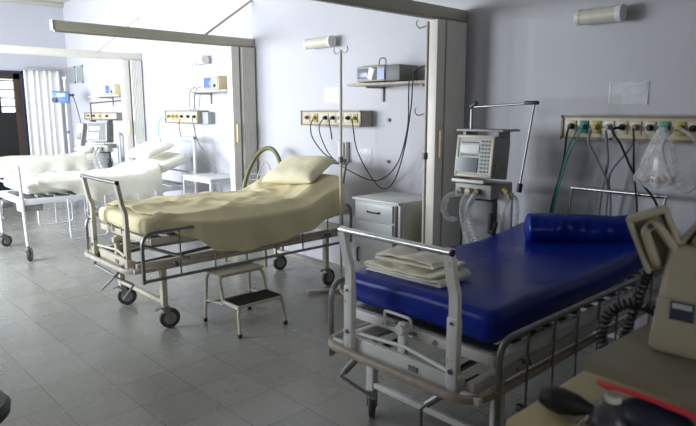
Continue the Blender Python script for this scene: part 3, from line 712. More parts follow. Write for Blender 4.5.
p2 = iv_pole((-2.87, 3.52, 0), 2.21, 'cream drip stand against the cream partition, with hooks at two heights', hooks=((-1, 2.185), (-1, 1.56)), base='disc', rz=0.6)
p3 = iv_pole((-7.08, 3.97, 0), 2.19, 'slim white drip stand at the head of the bed with the drooping sheet', 'blue_white_metal', hooks=((-1, 2.17), (1, 2.17)), r=0.010, base='small')
p4 = iv_pole((-11.0, 3.72, 0), 2.14, 'white drip stand in the far corner, carrying a blue pump', 'blue_white_metal', hooks=((-1, 2.12), (1, 2.12)), r=0.016, base='disc')
t = thing('infusion_pump', 'blue infusion pump clamped to the drip stand in the far corner', 'infusion pump', (-10.93, 3.62, 1.69), 1.0)
MB().box((0, 0, 0.11), (0.28, 0.10, 0.20), rot=(0, 0.06, 0), bev=0.02).build('case', 'blue_case', t)
MB().box((0.02, -0.052, 0.14), (0.14, 0.006, 0.06), bev=0.002).build('display', 'lcd', t)
MB().cyl((-0.09, -0.05, 0.06), (-0.09, -0.08, 0.06), 0.04, 16).build('knob', 'navy', t)
MB().box((0.17, 0.0, 0.14), (0.09, 0.04, 0.04), bev=0.01).build('clamp', 'black', t)

# ------------------------------------------------------------------ gas and power outlet panels on the wall
CT = {'k': 'black', 'g': 'green', 'y': 'yellow', 'w': 'white_plastic', 's': 'grey', 'b': 'panel_edge'}
def outlet_panel(x0, x1, z0, z1, label, outs, dep=0.15):
    t = thing('outlet_panel', label, 'outlet panel', ((x0+x1)/2, YB, z0), 0, 'wall outlet panels')
    W_ = x1-x0; H = z1-z0
    MB().box((0, -dep/2, H/2), (W_, dep-0.002, H), bev=0.004).build('housing', 'panel', t)
    f = MB(); y = -dep-0.003
    for z in (0.008, H-0.008): f.box((0, y, z), (W_+0.006, 0.010, 0.016))
    for x in (-W_/2+0.006, W_/2-0.006): f.box((x, y, H/2), (0.014, 0.010, H))
    f.build('edging', 'panel_edge', t)
    MB().box((W_/2+0.003, -dep/2, H/2), (0.005, dep-0.01, H-0.006)).build('end_plate', 'panel_side', t)
    for x, c in outs:
        lx = x-(x0+x1)/2
        pl = MB().box((lx, y, H*0.52), (0.060, 0.008, 0.085), bev=0.003).build('outlet', 'white_plastic' if c in 'ws' else CT[c] if c not in 'kb' else 'panel', t)
        k = MB().cyl((lx, y-0.003, H*0.54), (lx, y-0.022, H*0.54), 0.021, 16); k.cyl((lx, y-0.02, H*0.54), (lx, y-0.042, H*0.54), 0.013, 12)
        k.build('socket', CT[c] if c != 'w' else 'grey', pl)
    return t
outlet_panel(-2.02, -1.14, 1.385, 1.545, 'long cream outlet panel on the wall above the blue bed', [(-1.945, 'k'), (-1.86, 'g'), (-1.775, 'y'), (-1.69, 'w'), (-1.605, 'k'), (-1.52, 'b'), (-1.435, 'k'), (-1.35, 'g'), (-1.265, 'y'), (-1.19, 'k')])
outlet_panel(-4.86, -3.985, 1.425, 1.575, 'cream outlet panel on the wall over the yellow bed head', [(-4.75, 'b'), (-4.63, 'y'), (-4.47, 'k'), (-4.36, 'k'), (-4.26, 'w'), (-4.15, 'k'), (-4.06, 'y')])
outlet_panel(-7.83, -6.94, 1.405, 1.575, 'cream outlet panel on the wall above the side table', [(-7.70, 'b'), (-7.60, 'y'), (-7.49, 'y'), (-7.34, 'k'), (-7.17, 'k'), (-7.01, 'k')])
outlet_panel(-10.8, -9.44, 1.42, 1.54, 'cream outlet panel farthest along the wall, behind the far ventilator', [(-10.6, 'b'), (-10.35, 'k'), (-10.1, 'y'), (-9.8, 'k')])
MB2 = MB().box((-6.86, YB-0.05, 1.48), (0.14, 0.098, 0.15), bev=0.005).build('junction_box', 'grille'); tag(MB2, 'grey square box at the right end of the panel above the side table', 'junction box')

# hoses and cables
def hose(pts, r, m, label, cat='cable', name='cable', group=None, n=8):
    o = MB().tube(spline(pts, n), r, 8).build(name, m); tag(o, label, cat, group); return o
G = 'hoses below the near outlet panel'
hose([(-1.945, 3.905, 1.465), (-1.95, 3.89, 1.40), (-1.98, 3.92, 1.21), (-2.06, 3.94, 0.87), (-2.07, 3.95, 0.55)], 0.007, 'black_cable', 'straight black cable hanging leftmost from the near outlet panel', group=G)
hose([(-1.87, 3.905, 1.465), (-1.90, 3.885, 1.40), (-1.95, 3.90, 1.28), (-2.04, 3.92, 0.87), (-2.04, 3.94, 0.55)], 0.005, 'teal_hose', 'teal hose hanging straight from the green outlet, next to the black cable', 'hose', 'hose', G)
hose([(-1.85, 3.905, 1.465), (-1.87, 3.88, 1.38), (-1.925, 3.88, 1.26), (-2.015, 3.89, 0.87), (-2.01, 3.93, 0.55)], 0.0045, 'teal_hose', 'second teal hose crossing in front of the first, from the green outlet', 'hose', 'hose', G)
hose([(-1.79, 3.90, 1.45), (-1.79, 3.88, 1.37), (-1.74, 3.92, 1.25), (-1.68, 3.95, 1.10), (-1.68, 3.97, 0.95), (-1.69, 3.98, 0.6)], 0.009, 'grey_hose', 'grey hose bowing right, below the yellow outlet', 'hose', 'hose', G)
hose([(-1.69, 3.90, 1.45), (-1.69, 3.93, 1.36), (-1.69, 3.96, 1.22), (-1.73, 3.98, 0.95), (-1.73, 3.99, 0.6)], 0.009, 'grey_hose', 'grey hose hanging straight below the small white outlet', 'hose', 'hose', G)
hose([(-1.55, 3.99, 1.386), (-1.57, 3.97, 1.32), (-1.67, 3.96, 1.16), (-1.655, 3.97, 0.96), (-1.65, 3.98, 0.6)], 0.009, 'grey_hose', 'grey hose bending left behind the head bar of the blue bed', 'hose', 'hose', G)
hose([(-1.605, 3.90, 1.47), (-1.63, 3.86, 1.45), (-1.57, 3.86, 1.36), (-1.48, 3.88, 1.18), (-1.34, 3.90, 1.0), (-1.28, 3.93, 0.7)], 0.008, 'black_cable', 'black cable slanting across the head bar towards the paddles', group=G)
hose([(-1.52, 3.905, 1.465), (-1.505, 3.885, 1.40), (-1.495, 3.90, 1.21), (-1.47, 3.94, 0.94), (-1.47, 3.97, 0.6)], 0.006, 'black_cable', 'thin black cable hanging straight below the middle of the near panel', group=G)
G = 'cables by the yellow bed head'
hose([(-4.46, 3.905, 1.50), (-4.50, 3.88, 1.42), (-4.48, 3.90, 1.29), (-4.38, 3.93, 1.13), (-4.15, 3.95, 1.01), (-3.80, 3.96, 0.94), (-3.55, 3.96, 1.10), (-3.38, 3.90, 1.42), (-3.25, 3.76, 1.70), (-3.225, 3.735, 1.80), (-3.215, 3.76, 1.87), (-3.27, 3.86, 1.90), (-3.34, 3.94, 1.88)], 0.0055, 'black_cable', 'black cable looping from the panel up to the monitor, the shallower loop', group=G)
hose([(-4.06, 3.905, 1.50), (-4.02, 3.88, 1.42), (-3.99, 3.90, 1.22), (-3.86, 3.93, 1.0), (-3.70, 3.94, 0.88), (-3.55, 3.93, 0.96), (-3.42, 3.91, 1.24), (-3.24, 3.78, 1.60), (-3.19, 3.735, 1.78), (-3.17, 3.74, 1.88), (-3.16, 3.86, 1.93), (-3.16, 3.93, 1.89)], 0.0055, 'black_cable', 'black cable from the yellow outlet, the deeper loop that sags to the cabinet', group=G)
hose([(-4.36, 3.905, 1.50), (-4.35, 3.88, 1.46), (-4.345, 3.90, 1.36), (-4.345, 3.91, 1.30)], 0.006, 'black_cable', 'short black lead dangling from the panel over the yellow bed', group=G)
hose([(-4.62, 3.905, 1.49), (-4.63, 3.88, 1.42), (-4.62, 3.9, 1.30), (-4.52, 3.95, 1.16), (-4.42, 3.99, 1.1)], 0.006, 'black_cable', 'black lead curving from the panel down to the white wall phone', group=G)
hose([(-7.01, 3.905, 1.49), (-6.95, 3.88, 1.42), (-6.90, 3.9, 1.2), (-6.66, 3.9, 1.0), (-6.45, 3.88, 0.86), (-6.42, 3.86, 0.81)], 0.008, 'grey_hose', 'grey cable curving from the far panel down to the side table')
hose([(-7.70, 3.905, 1.49), (-7.82, 3.87, 1.46), (-7.95, 3.9, 1.30), (-7.99, 3.92, 1.02), (-7.99, 3.93, 0.7)], 0.008, 'cyan_hose', 'light cyan hose arching off the left end of a far outlet panel', 'hose', 'hose')
hose([(-7.32, 3.905, 1.47), (-7.32, 3.88, 1.38), (-7.31, 3.9, 1.22)], 0.006, 'black_cable', 'short dark lead below the panel above the side table')
hose([(-10.84, 3.76, 1.83), (-10.80, 3.80, 1.74), (-10.72, 3.84, 1.4), (-10.62, 3.86, 1.1), (-10.5, 3.9, 0.95)], 0.007, 'black_cable', 'dark lead trailing down from the blue pump')
for z in (1.11, 1.49):
    tag(MB().cyl((-3.77, YB-0.001, z), (-3.77, YB-0.018, z), 0.016, 12).build('wall_plug', 'machine_dark'), 'small dark round wall plug, ' + ('lower of the two between panel and cabinet' if z < 1.3 else 'upper of the two beside the outlet panel'), 'wall plug', 'wall plugs')

# wall phone / holder near the drip stand
t = thing('wall_holder', 'white plastic holder on the wall behind the drip stand', 'wall holder', (-4.36, YB, 1.06))
MB().box((0, -0.025, 0.11), (0.12, 0.048, 0.2), bev=0.008).build('body', 'white_plastic', t)
MB().box((0.02, -0.062, 0.12), (0.05, 0.03, 0.17), bev=0.012).build('handset', 'white_plastic', t); MB().cyl((0.05, -0.05, 0.03), (0.05, -0.066, 0.03), 0.016, 10).build('button', 'black', t)
t = thing('notice_frame', 'faint clear wall sleeve beside the white wall holder', 'wall sleeve', (-4.12, YB, 1.05))
MB().box((0, -0.008, 0.1), (0.26, 0.012, 0.16), bev=0.003).build('sleeve', 'film', t)

# paper in plastic sleeves on the wall
def wall_paper(x, z, w_, h, label, rows):
    t = thing('paper_sleeve', label, 'wall notice', (x, YB, z), 0, 'notices in clear sleeves')
    MB().box((0, -0.003, h/2), (w_*0.9, 0.002, h*0.9)).build('sheet', 'white_wall', t)
    MB().box((0, -0.007, h/2), (w_, 0.003, h)).build('sleeve', 'film', t)
    f = MB()
    for sx in (-1, 1): f.box((sx*w_*0.48, -0.010, h/2), (0.012, 0.004, h))
    for z_ in (0.01, h-0.01): f.box((0, -0.010, z_), (w_, 0.004, 0.008))
    f.build('rim', 'film', t)
wall_paper(-1.645, 1.615, 0.25, 0.145, 'faint notice in a clear sleeve above the near outlet panel', 5)
wall_paper(-4.53, 1.65, 0.25, 0.15, 'whitish notice in a sleeve above the outlet panel over the yellow bed', 4)

# wall lamps
def wall_lamp(x, z, L_, label, tilt=0.0):
    t = thing('wall_lamp', label, 'wall lamp', (x, YB, z), 0, 'cylindrical wall lamps')
    MB().cyl((-L_/2, -0.085, 0), (L_/2, -0.085, 0), 0.05, 20).build('shade', 'lamp', t)
    MB().cyl((L_/2-0.01, -0.085, 0), (L_/2+0.03, -0.085, 0), 0.056, 20).build('end_cap', 'white_plastic', t)
    MB().cyl((-L_/2-0.02, -0.085, 0), (-L_/2+0.015, -0.085, 0), 0.053, 20).build('end_cap', 'white_plastic', t)
    MB().box((0.03, -0.025, 0), (L_*0.8, 0.048, 0.07), bev=0.006).build('mount', 'white_plastic', t)
    return t
wall_lamp(-1.84, 2.19, 0.26, 'cream cylindrical wall lamp above the blue bed')
wall_lamp(-4.65, 2.235, 0.34, 'cream cylindrical wall lamp above the yellow bed')
lt = wall_lamp(-7.0, 2.20, 0.30, 'cream cylindrical wall lamp above the monitor in the bright bay')
MB().cyl((-0.17, -0.085, 0), (-0.36, -0.12, -0.05), 0.016, 10).build('pull_arm', 'white_plastic', lt)

# shelves with monitors
def shelf(x0, x1, z, label, m='bumper'):
    t = thing('wall_shelf', label, 'wall shelf', ((x0+x1)/2, YB, z), 0, 'narrow monitor shelves')
    MB().box((0, -0.17, 0), (x1-x0, 0.338, 0.022), bev=0.003).build('board', m, t)
    for x in (-(x1-x0)*0.35, (x1-x0)*0.35): MB().box((x, -0.12, -0.02), (0.02, 0.23, 0.018)).box((x, -0.012, -0.08), (0.02, 0.018, 0.13)).build('bracket', 'panel_side', t)
shelf(-3.98, -3.07, 1.80, 'thin brown wall shelf over the bedside cabinet')
shelf(-7.0, -5.96, 1.80, 'thin pale wall shelf above the side table', 'bumper_white')
shelf(-10.08, -8.90, 1.795, 'thin pale wall shelf in the farthest bay', 'bumper_white')
t = thing('patient_monitor', 'grey monitor with a reflective face on the shelf above the cabinet', 'monitor', (-3.655, 3.94, 1.813), 0.0)
W_, D_, H_ = 0.50, 0.24, 0.135
MB().box((0, 0, H_/2+0.008), (W_, D_, H_), bev=0.01).build('case', 'machine_dark', t)
MB().box((-0.08, -D_/2-0.004, H_/2+0.008), (0.34, 0.010, H_-0.008), bev=0.004).build('face', 'machine', t)
MB().box((-0.175, -D_/2-0.010, H_/2+0.012), (0.12, 0.006, 0.085), bev=0.002).build('screen', 'screen_violet', t)
MB().box((-0.075, -D_/2-0.010, H_/2+0.010), (0.06, 0.006, 0.10), rot=(0, 0.35, 0)).build('painted_reflection', 'white_plastic', t)  # slanted white slab paints the bright reflection on the monitor face
MB().box((-0.03, -D_/2-0.009, H_/2+0.010), (0.05, 0.006, 0.11)).build('dark_panel', 'black', t)
MB().box((0.045, -D_/2-0.010, H_/2+0.006), (0.085, 0.006, 0.095)).build('blue_panel', 'blue_screen', t)
MB().tube(fillet([(-0.05, -0.05, H_), (-0.05, -0.05, H_+0.075), (0.03, -0.05, H_+0.075), (0.03, -0.05, H_)], 0.035, 6), 0.006, 8).build('carry_handle', 'steel', t)
f = MB()
for x in (-0.2, 0.2): f.cyl((x, -0.07, 0), (x, -0.07, 0.012), 0.012, 8); f.cyl((x, 0.07, 0), (x, 0.07, 0.012), 0.012, 8)
f.build('foot', 'black', t)
tag(MB().box((-3.77, 3.92, 1.963), (0.22, 0.10, 0.012), rot=(0, 0, 0.2), bev=0.004).build('folded_leaflet', 'defib'), 'small folded khaki leaflet lying on top of the grey monitor', 'leaflet')
t = thing('power_block', 'black power block at the end of the shelf, by the drip stand', 'power block', (-3.16, 3.98, 1.813)); MB().box((0, 0, 0.045), (0.13, 0.14, 0.09), bev=0.01).build('case', 'black', t); MB().cyl((0, -0.07, 0.04), (0, -0.085, 0.04), 0.02, 10).build('plug', 'rubber', t)
def small_monitor(x, y, z, w_, label):
    t = thing('patient_monitor', label, 'monitor', (x, y, z), 0, 'small bedside monitors')
    MB().box((0, 0, 0.085), (w_, 0.26, 0.16), bev=0.012).build('case', 'handle', t)
    MB().box((0, -0.132, 0.085), (w_-0.02, 0.008, 0.145), bev=0.004).build('face', 'machine', t)
    MB().box((-w_*0.2, -0.138, 0.088), (w_*0.42, 0.006, 0.11), bev=0.002).build('screen', 'blue_screen', t)
    MB().cyl((w_*0.28, -0.136, 0.05), (w_*0.28, -0.15, 0.05), 0.018, 12).build('knob', 'black', t)
small_monitor(-6.37, 3.94, 1.811, 0.34, 'beige box monitor with blue screen on the shelf above the side table')
small_monitor(-9.33, 3.94, 1.806, 0.34, 'beige box monitor with blue screen on the farthest shelf')
tag(MB().lathe([(0.03, 0), (0.034, 0.01), (0.034, 0.10), (0.012, 0.13), (0.012, 0.16)], 14, Matrix.Translation((-9.72, 3.95, 1.806))).build('bottle', 'handle'), 'small bottle standing on the farthest shelf', 'bottle')
for k, (dx, y) in enumerate(((0.0, 3.79), (0.12, 3.78))):
    hose([(-6.70+dx, 3.80, 1.86), (-6.74+dx, 3.74, 1.80), (-6.72+dx, 3.72, 1.60), (-6.64+dx, 3.72, 1.58), (-6.62+dx, 3.74, 1.78)], 0.005, 'screen_violet', ('looped bluish lead hanging from the bright bay shelf, nearer the wall lamp' if k == 0 else 'looped bluish lead hanging below the beige monitor in the bright bay'), 'cable', 'cable', 'leads below the bright bay shelf')

# ------------------------------------------------------------------ ventilators
def corrugated(pts, r, name, m, parent):
    P = spline(pts, 22)
    return MB().tube(P, lambda i: r*(1.0 if i % 2 else 0.86), 10).build(name, m, parent)
def ventilator(loc, label, rz, arm=True, dark='machine', s=1.0):
    t = thing('ventilator', label, 'ventilator', loc, rz, 'ventilators')
    # stand
    f = MB().box((0, 0.02, 0.52), (0.24, 0.22, 0.86), bev=0.012); f.build('column', 'machine_dark', t)
    f = MB()
    for sx in (-1, 1): f.box((sx*0.20, 0, 0.10), (0.05, 0.50, 0.05), bev=0.008)
    f.box((0, 0, 0.10), (0.42, 0.08, 0.05), bev=0.008); f.build('base', 'machine', t)
    for sx in (-1, 1):
        for y in (-0.22, 0.22): 
            MB().cyl((sx*0.20-0.014, y, 0.035), (sx*0.20+0.014, y, 0.035), 0.035, 16).cyl((sx*0.20, y, 0.05), (sx*0.20, y, 0.085), 0.012, 8).build('caster', 'rubber', t)
    f = MB().box((0, -0.01, 1.02), (0.29, 0.30, 0.10), bev=0.008); md = f.build('valve_block', 'machine', t)
    for x, mm in ((-0.09, 'bumper'), (-0.02, 'handle'), (0.05, 'panel_edge')): MB().cyl((x, -0.155, 1.02), (x, -0.20, 1.02), 0.022, 14).build('port', mm, md)
    # control head, leaning back a little
    hw = 0.87; ta = -0.12; c = Vector((0, 0, 1.245)); R_ = (ta, 0, 0)
    MB().box(c+Vector((0, -0.04, 0)), (0.34*hw, 0.22, 0.28), rot=R_, bev=0.014).build('control_head', dark, t)
    def on(x, z, y=-0.155): return c+Euler(R_).to_matrix() @ Vector((x*hw, y, z))
    fr = MB(); 
    for x in (-0.158, 0.158): fr.box(on(x, 0), (0.022, 0.014, 0.288), rot=R_, bev=0.004)
    for z in (-0.135, 0.135): fr.box(on(0, z), (0.336*hw, 0.014, 0.022), rot=R_, bev=0.004)
    fr.build('bezel', 'panel' if arm else 'machine', t)
    fp = MB().box(on(0, 0, -0.152), (0.30*hw, 0.010, 0.25), rot=R_).build('front_panel', 'machine_light' if arm else 'machine_dark', t)
    MB().box(on(-0.045, 0.05, -0.159), (0.15, 0.006, 0.055), rot=R_).build('display', 'lcd', fp)
    MB().box(on(-0.06, -0.062, -0.159), (0.17, 0.006, 0.10), rot=R_).build('dark_panel', 'screen', fp)
    f = MB()
    for i in range(3):
        for j in range(9): f.box(on(0.065+i*0.03, 0.105-j*0.026, -0.159), (0.018, 0.006, 0.014), rot=R_)
    for i in range(6): f.box(on(-0.12+i*0.028, 0.095, -0.159), (0.016, 0.006, 0.010), rot=R_); f.box(on(-0.12+i*0.028, 0.008, -0.159), (0.016, 0.006, 0.010), rot=R_)
    f.build('keypad', 'keypad', fp)
    MB().box(on(-0.03, -0.175, -0.16), (0.26, 0.03, 0.024), rot=R_, bev=0.006).build('front_handle', 'white_plastic', t)
    MB().cyl((0.147, -0.01, 1.17), (0.152, -0.01, 1.17), 0.03, 14).build('warning_label', 'yellow', t)
    f = MB().box((0.01, 0.0, 1.44), (0.37, 0.24, 0.016), bev=0.004)
    for x in (-0.13, 0.13): f.box((x, 0.0, 1.405), (0.02, 0.16, 0.07))
    f.build('top_tray', dark, t)
    MB().box((0.19, -0.04, 0.84), (0.11, 0.03, 0.36), bev=0.006).build('filter_housing', 'white_plastic', t)
    f = MB().box((0.13, -0.12, 0.80), (0.03, 0.04, 0.14), bev=0.006); f.tube(fillet([(0.13, -0.14, 0.76), (0.17, -0.15, 0.74), (0.19, -0.15, 0.82)], 0.02), 0.014, 8); f.build('bracket', 'black', t)
    corrugated([(-0.09, -0.2, 1.0), (-0.16, -0.23, 0.97), (-0.19, -0.23, 0.89), (-0.15, -0.23, 0.82), (-0.09, -0.21, 0.82)], 0.024, 'breathing_hose', 'clear_tube', t)
    corrugated([(-0.01, -0.2, 1.01), (-0.02, -0.25, 0.92), (0.0, -0.24, 0.76), (0.06, -0.22, 0.6), (0.05, -0.2, 0.4)], 0.026, 'breathing_hose', 'clear_tube', t)
    corrugated([(0.05, -0.2, 1.01), (0.03, -0.26, 0.90), (0.09, -0.24, 0.72), (0.16, -0.22, 0.55), (0.15, -0.2, 0.4)], 0.024, 'breathing_hose', 'clear_tube', t)
    if arm:
        a = MB().cyl((-0.13, 0.0, 1.42), (-0.13, 0.0, 1.60), 0.010, 10).build('support_arm', 'steel', t)
        MB().cyl((-0.13, 0.0, 1.60), (0.36, -0.02, 1.625), 0.008, 10).cyl((0.36, -0.02, 1.625), (0.30, -0.06, 1.05), 0.008, 10).build('arm_tube', 'steel', a)
        MB().box((-0.115, 0, 1.615), (0.07, 0.03, 0.03), rot=(0, -0.6, 0), bev=0.006).build('arm_joint', 'black', a); MB().box((0.34, -0.02, 1.627), (0.10, 0.026, 0.026), bev=0.006).build('arm_joint', 'black', a); MB().cyl((0.305, -0.055, 1.09), (0.30, -0.06, 1.03), 0.018, 12).build('arm_joint', 'black', a)
        corrugated([(0.21, -0.1, 0.60), (0.21, -0.1, 0.85), (0.24, -0.08, 0.98), (0.275, -0.06, 0.99), (0.295, -0.06, 0.90), (0.28, -0.06, 0.60)], 0.014, 'circuit_hose', 'clear_tube', t)
        MB().cyl((0.20, -0.09, 1.05), (0.235, -0.09, 1.02), 0.018, 10).cyl((0.235, -0.09, 1.02), (0.25, -0.09, 0.98), 0.013, 10).build('hose_connector', 'yellow', t)
    else:
        a = MB().cyl((-0.2, 0.1, 1.42), (-0.2, 0.1, 1.68), 0.010, 8).build('support_arm', 'navy', t)
        MB().cyl((-0.2, 0.1, 1.68), (0.35, 0.0, 1.72), 0.010, 8).cyl((0.35, 0.0, 1.72), (0.42, -0.02, 1.80), 0.010, 8).cyl((0.35, 0.0, 1.72), (0.36, 0.0, 1.0), 0.008, 8).build('arm_tube', 'navy', a)
        MB().box((-0.30, -0.05, 1.22), (0.10, 0.14, 0.34), rot=(0, 0.2, 0), bev=0.01).build('side_module', 'machine_light', t)
        MB().box((-0.31, -0.126, 1.20), (0.06, 0.008, 0.10), rot=(0, 0.2, 0)).build('module_screen', 'screen', t)
    return t
ventilator((-2.43, 3.66, 0), 'tall grey ventilator with a jointed arm beside the cream partition', 0.05)
ventilator((-9.14, 3.58, 0), 'grey ventilator with hoses standing in the farthest bay', 0.75, False, 'machine_dark')

# ------------------------------------------------------------------ plastic bag and tubing on the near panel
t = thing('plastic_bag', 'clear plastic bag of supplies hanging from the near outlet panel', 'plastic bag', (-1.32, 3.82, 1.12))
rows = []; nz_ = 18; na = 40
for i in range(nz_+1):
    u = i/nz_; z = 0.36*(1-u); r = 0.016+0.125*(u**0.75)
    if u > 0.82: r *= 1-0.6*((u-0.82)/0.18)**2
    row = []
    for j in range(na+1):
        a = 2*PI*j/na; k = 1+0.10*math.sin(a*9+u*3)*u+0.16*noise.noise(Vector((math.cos(a)*2, math.sin(a)*2, u*3)))
        row.append((r*k*math.cos(a)*1.05, r*k*math.sin(a)*0.42, z+0.01*math.sin(a*5)*u))
    rows.append(row)
MB().grid(rows).build('bag_film', 'clear_plastic', t, 60)
f = MB()
for k in range(5): f.ball((-0.07+0.035*k, 0.01*math.sin(k*2), 0.045+0.008*(k % 2)), (0.055, 0.04, 0.04), 10, rot=(0, 0.4*k, 0.5*k))
f.build('contents', 'pinkish', t)
MB().tube(spline([(0.0, -0.01, 0.33), (0.01, 0.03, 0.39), (0.0, 0.06, 0.34), (-0.01, 0.0, 0.335)], 5), 0.006, 8).build('tie', 'clear_tube', t)
hose([(-1.27, 3.90, 1.46), (-1.27, 3.80, 1.45), (-1.30, 3.78, 1.36), (-1.24, 3.77, 1.20), (-1.17, 3.77, 1.11), (-1.10, 3.78, 1.16), (-1.09, 3.79, 1.30), (-1.14, 3.80, 1.42), (-1.22, 3.82, 1.47), (-1.265, 3.895, 1.475)], 0.011, 'clear_tube', 'looped clear tubing hung to the right of the plastic bag', 'tubing', 'tubing')

# ------------------------------------------------------------------ emergency cart in the foreground
t = thing('equipment_cart', 'beige equipment cart in the bottom right corner carrying the defibrillator', 'cart', (-0.31, 1.52, 0))
MB().box((0, 0, 0.83), (0.80, 0.66, 0.04), bev=0.012, seg=3).build('cart_top', 'cart', t)
MB().box((0, 0.0, 0.47), (0.76, 0.62, 0.68), bev=0.008).build('cabinet', 'cart', t)
for k in range(3):
    q = MB().box((0, -0.318, 0.68-k*0.22), (0.70, 0.02, 0.19), bev=0.006).build('drawer', 'cart', t)
    MB().tube(fillet([(-0.1, -0.325, 0.70-k*0.22), (-0.1, -0.355, 0.70-k*0.22), (0.1, -0.355, 0.70-k*0.22), (0.1, -0.325, 0.70-k*0.22)], 0.012), 0.006, 8).build('handle', 'steel', q)
for x in (-0.33, 0.33):
    for y in (-0.26, 0.26): MB().cyl((x-0.016, y, 0.05), (x+0.016, y, 0.05), 0.05, 18).cyl((x, y, 0.06), (x, y, 0.14), 0.014, 8).build('caster', 'rubber', t)

t = thing('defibrillator', 'khaki beige defibrillator with a sloping tray, standing on the cart', 'defibrillator', (-0.59, 1.33, 0.85))
# base that carries the tray
MB().box((0.44, 0.27, 0.06), (0.44, 0.30, 0.12), bev=0.01).build('base', 'defib_dark', t)
MB().prism([(0, 0), (0.70, -0.02), (0.72, 0.5), (0.015, 0.36)], 0.032, Matrix.Translation((0, 0, 0.12))).build('tray', 'defib_dark', t)
bd = MB().box((0.33, 0.30, 0.285), (0.50, 0.30, 0.265), bev=0.022, seg=4)
bd.warp(lambda c: (c.x+0.10*(c.z-0.155)*(1 if c.x < 0.3 else 0), c.y+0.06*(c.z-0.155), c.z))
bd.build('case', 'defib', t)
MB().box((0.33, 0.148, 0.235), (0.46, 0.012, 0.12), bev=0.004).build('front_panel', 'defib', t)
lb = MB().box((0.160, 0.138, 0.272), (0.05, 0.004, 0.044)).build('label', 'label_blue', t, label='dark blue rating label with pale band')
MB().box((0.160, 0.1355, 0.284), (0.042, 0.002, 0.012)).build('label_band', 'label_white', lb)
# paddles resting on top
def paddle(x, y, z, rz, ry, lab):
    t2 = thing('defibrillator_paddle', lab, 'defibrillator paddle', (x, y, z), rz, 'defibrillator paddles'); t2.scale = (0.84, 0.84, 0.84)
    R_ = (0, ry, 0); Rm = Euler(R_).to_matrix()
    def q(*p): return Vector((0, 0, 0.09)) + Rm @ Vector(p)
    f = MB().box(q(0, 0.01, 0), (0.115, 0.035, 0.175), rot=R_, bev=0.012, seg=4)
    for sx in (-0.049, 0.049): f.box(q(sx, -0.018, 0), (0.016, 0.03, 0.172), rot=R_, bev=0.006)
    f.box(q(0, -0.018, 0.078), (0.112, 0.03, 0.018), rot=R_, bev=0.006)
    f.build('shell', 'defib', t2)
    MB().box(q(0, 0.03, 0), (0.085, 0.006, 0.14), rot=R_, bev=0.002).build('electrode', 'steel', t2)
    MB().box(q(0, -0.009, -0.005), (0.08, 0.004, 0.15), rot=R_).build('recess', 'defib_dark', t2)
    MB().tube(fillet([q(-0.022, -0.005, -0.07), q(-0.022, -0.045, -0.05), q(-0.018, -0.052, 0.045), q(0.016, -0.052, 0.052), q(0.03, -0.05, 0.0), q(0.046, -0.045, -0.085)], 0.03, 6), 0.0125, 12).build('grip', 'defib', t2)
    MB().cyl(q(0.0, -0.06, 0.05), q(0.0, -0.072, 0.052), 0.009, 12).build('button', 'rubber', t2)
paddle(-0.520, 1.53, 1.195, 0.36, -0.40, 'khaki defibrillator paddle tilted over the left end of the defibrillator')
paddle(-0.40, 1.57, 1.23, 0.20, 0.55, 'khaki defibrillator paddle leaning the other way, farther right on the defibrillator')

# coiled cord
def coil(pts, R0, turns, r):
    P = spline(pts, 40); n = len(P); out = []
    for i in range(n):
        tt = (P[min(i+1, n-1)]-P[max(i-1, 0)]).normalized(); nn = tt.orthogonal().normalized() if i == 0 else (nn-tt*nn.dot(tt)).normalized(); bb = tt.cross(nn)
        for k in range(2):
            a = 2*PI*turns*(i+k/2)/n; out.append(P[i]+nn*R0*math.cos(a)+bb*R0*math.sin(a))
    return MB().tube(out, r, 6)
o = coil([(-0.55, 1.70, 1.22), (-0.60, 1.74, 1.15), (-0.63, 1.76, 1.06), (-0.655, 1.76, 0.96), (-0.66, 1.74, 0.90)], 0.012, 24, 0.0045).build('coiled_cord', 'black_cable'); tag(o, 'black coiled cord hanging from the left paddle down to the cart', 'coiled cord', None)
o = coil([(-0.55, 1.68, 1.04), (-0.62, 1.68, 1.05), (-0.675, 1.67, 1.01), (-0.69, 1.66, 0.94), (-0.67, 1.66, 0.885)], 0.012, 20, 0.0045).build('coiled_cord', 'black_cable'); tag(o, 'second black coiled cord, looping out from behind the defibrillator', 'coiled cord', None)

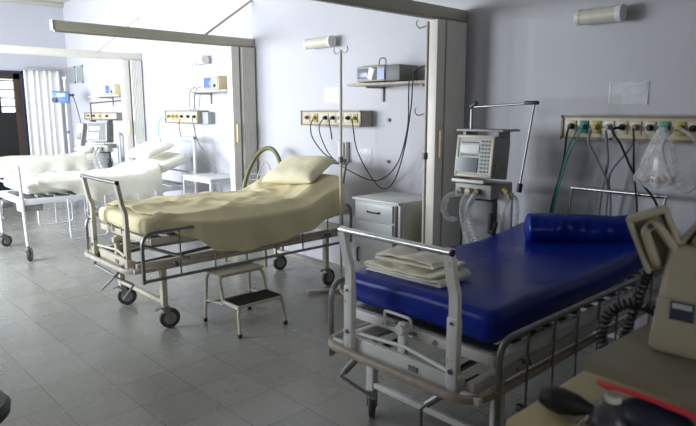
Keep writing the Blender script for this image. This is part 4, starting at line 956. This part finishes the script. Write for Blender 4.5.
# resuscitation bag, blood pressure bulb, red tube
t = thing('pressure_bulb', 'black rubber squeeze bulb lying on the cart edge', 'squeeze bulb', (-0.607, 1.312, 0.852), math.radians(8))
f = MB().lathe([(0.006, -0.075), (0.020, -0.07), (0.030, -0.045), (0.032, -0.02), (0.026, 0.015), (0.014, 0.045), (0.010, 0.06)], 20, Matrix.Translation((0, 0, 0.033)) @ Matrix.Rotation(PI/2, 4, 'Y')); f.build('bulb', 'black', t)
MB().cyl((0.055, 0, 0.033), (0.095, 0, 0.028), 0.011, 12).build('valve', 'machine_dark', t)
MB().tube(fillet([(0.05, -0.03, 0.03), (0.03, -0.07, 0.008), (0.06, -0.10, 0.008), (0.10, -0.06, 0.02)], 0.03), 0.005, 8).build('wire_clip', 'chrome', t)
t = thing('resuscitator_bag', 'smoky resuscitator mask and bag with white valve, under the defibrillator tray', 'resuscitator', (-0.515, 1.33, 0.852), 0.0)
MB().lathe([(0.055, 0.0), (0.058, 0.012), (0.052, 0.03), (0.038, 0.055), (0.022, 0.068)], 24).build('mask', 'smoky_plastic', t)
MB().ball((0.085, 0.02, 0.045), (0.17, 0.11, 0.085), 18).build('squeeze_bag', 'navy', t)
MB().cyl((0, 0, 0.066), (0, 0, 0.082), 0.019, 16).build('valve', 'white_plastic', t)
hose([(-0.53, 1.345, 0.94), (-0.548, 1.325, 0.955), (-0.53, 1.31, 0.962), (-0.45, 1.30, 0.968), (-0.39, 1.295, 0.967), (-0.33, 1.29, 0.962), (-0.2, 1.28, 0.93)], 0.006, 'red', 'bright pinkish red tube running below the front of the defibrillator tray', 'tube', 'tube')

# dark round stool whose edge shows in the bottom left corner
t = thing('round_stool', 'black padded stool, only its edge showing in the lower left corner', 'stool', (-2.58, 0.36, 0))
MB().lathe([(0.17, 0.40), (0.20, 0.41), (0.205, 0.44), (0.19, 0.46), (0.05, 0.465)], 32).build('seat', 'black', t)
for k in range(4): MB().tube([(0.13*math.cos(k*PI/2+0.7), 0.13*math.sin(k*PI/2+0.7), 0.41), (0.16*math.cos(k*PI/2+0.7), 0.16*math.sin(k*PI/2+0.7), 0.2), (0.19*math.cos(k*PI/2+0.7), 0.19*math.sin(k*PI/2+0.7), 0.0)], 0.013, 8).build('leg', 'steel', t)
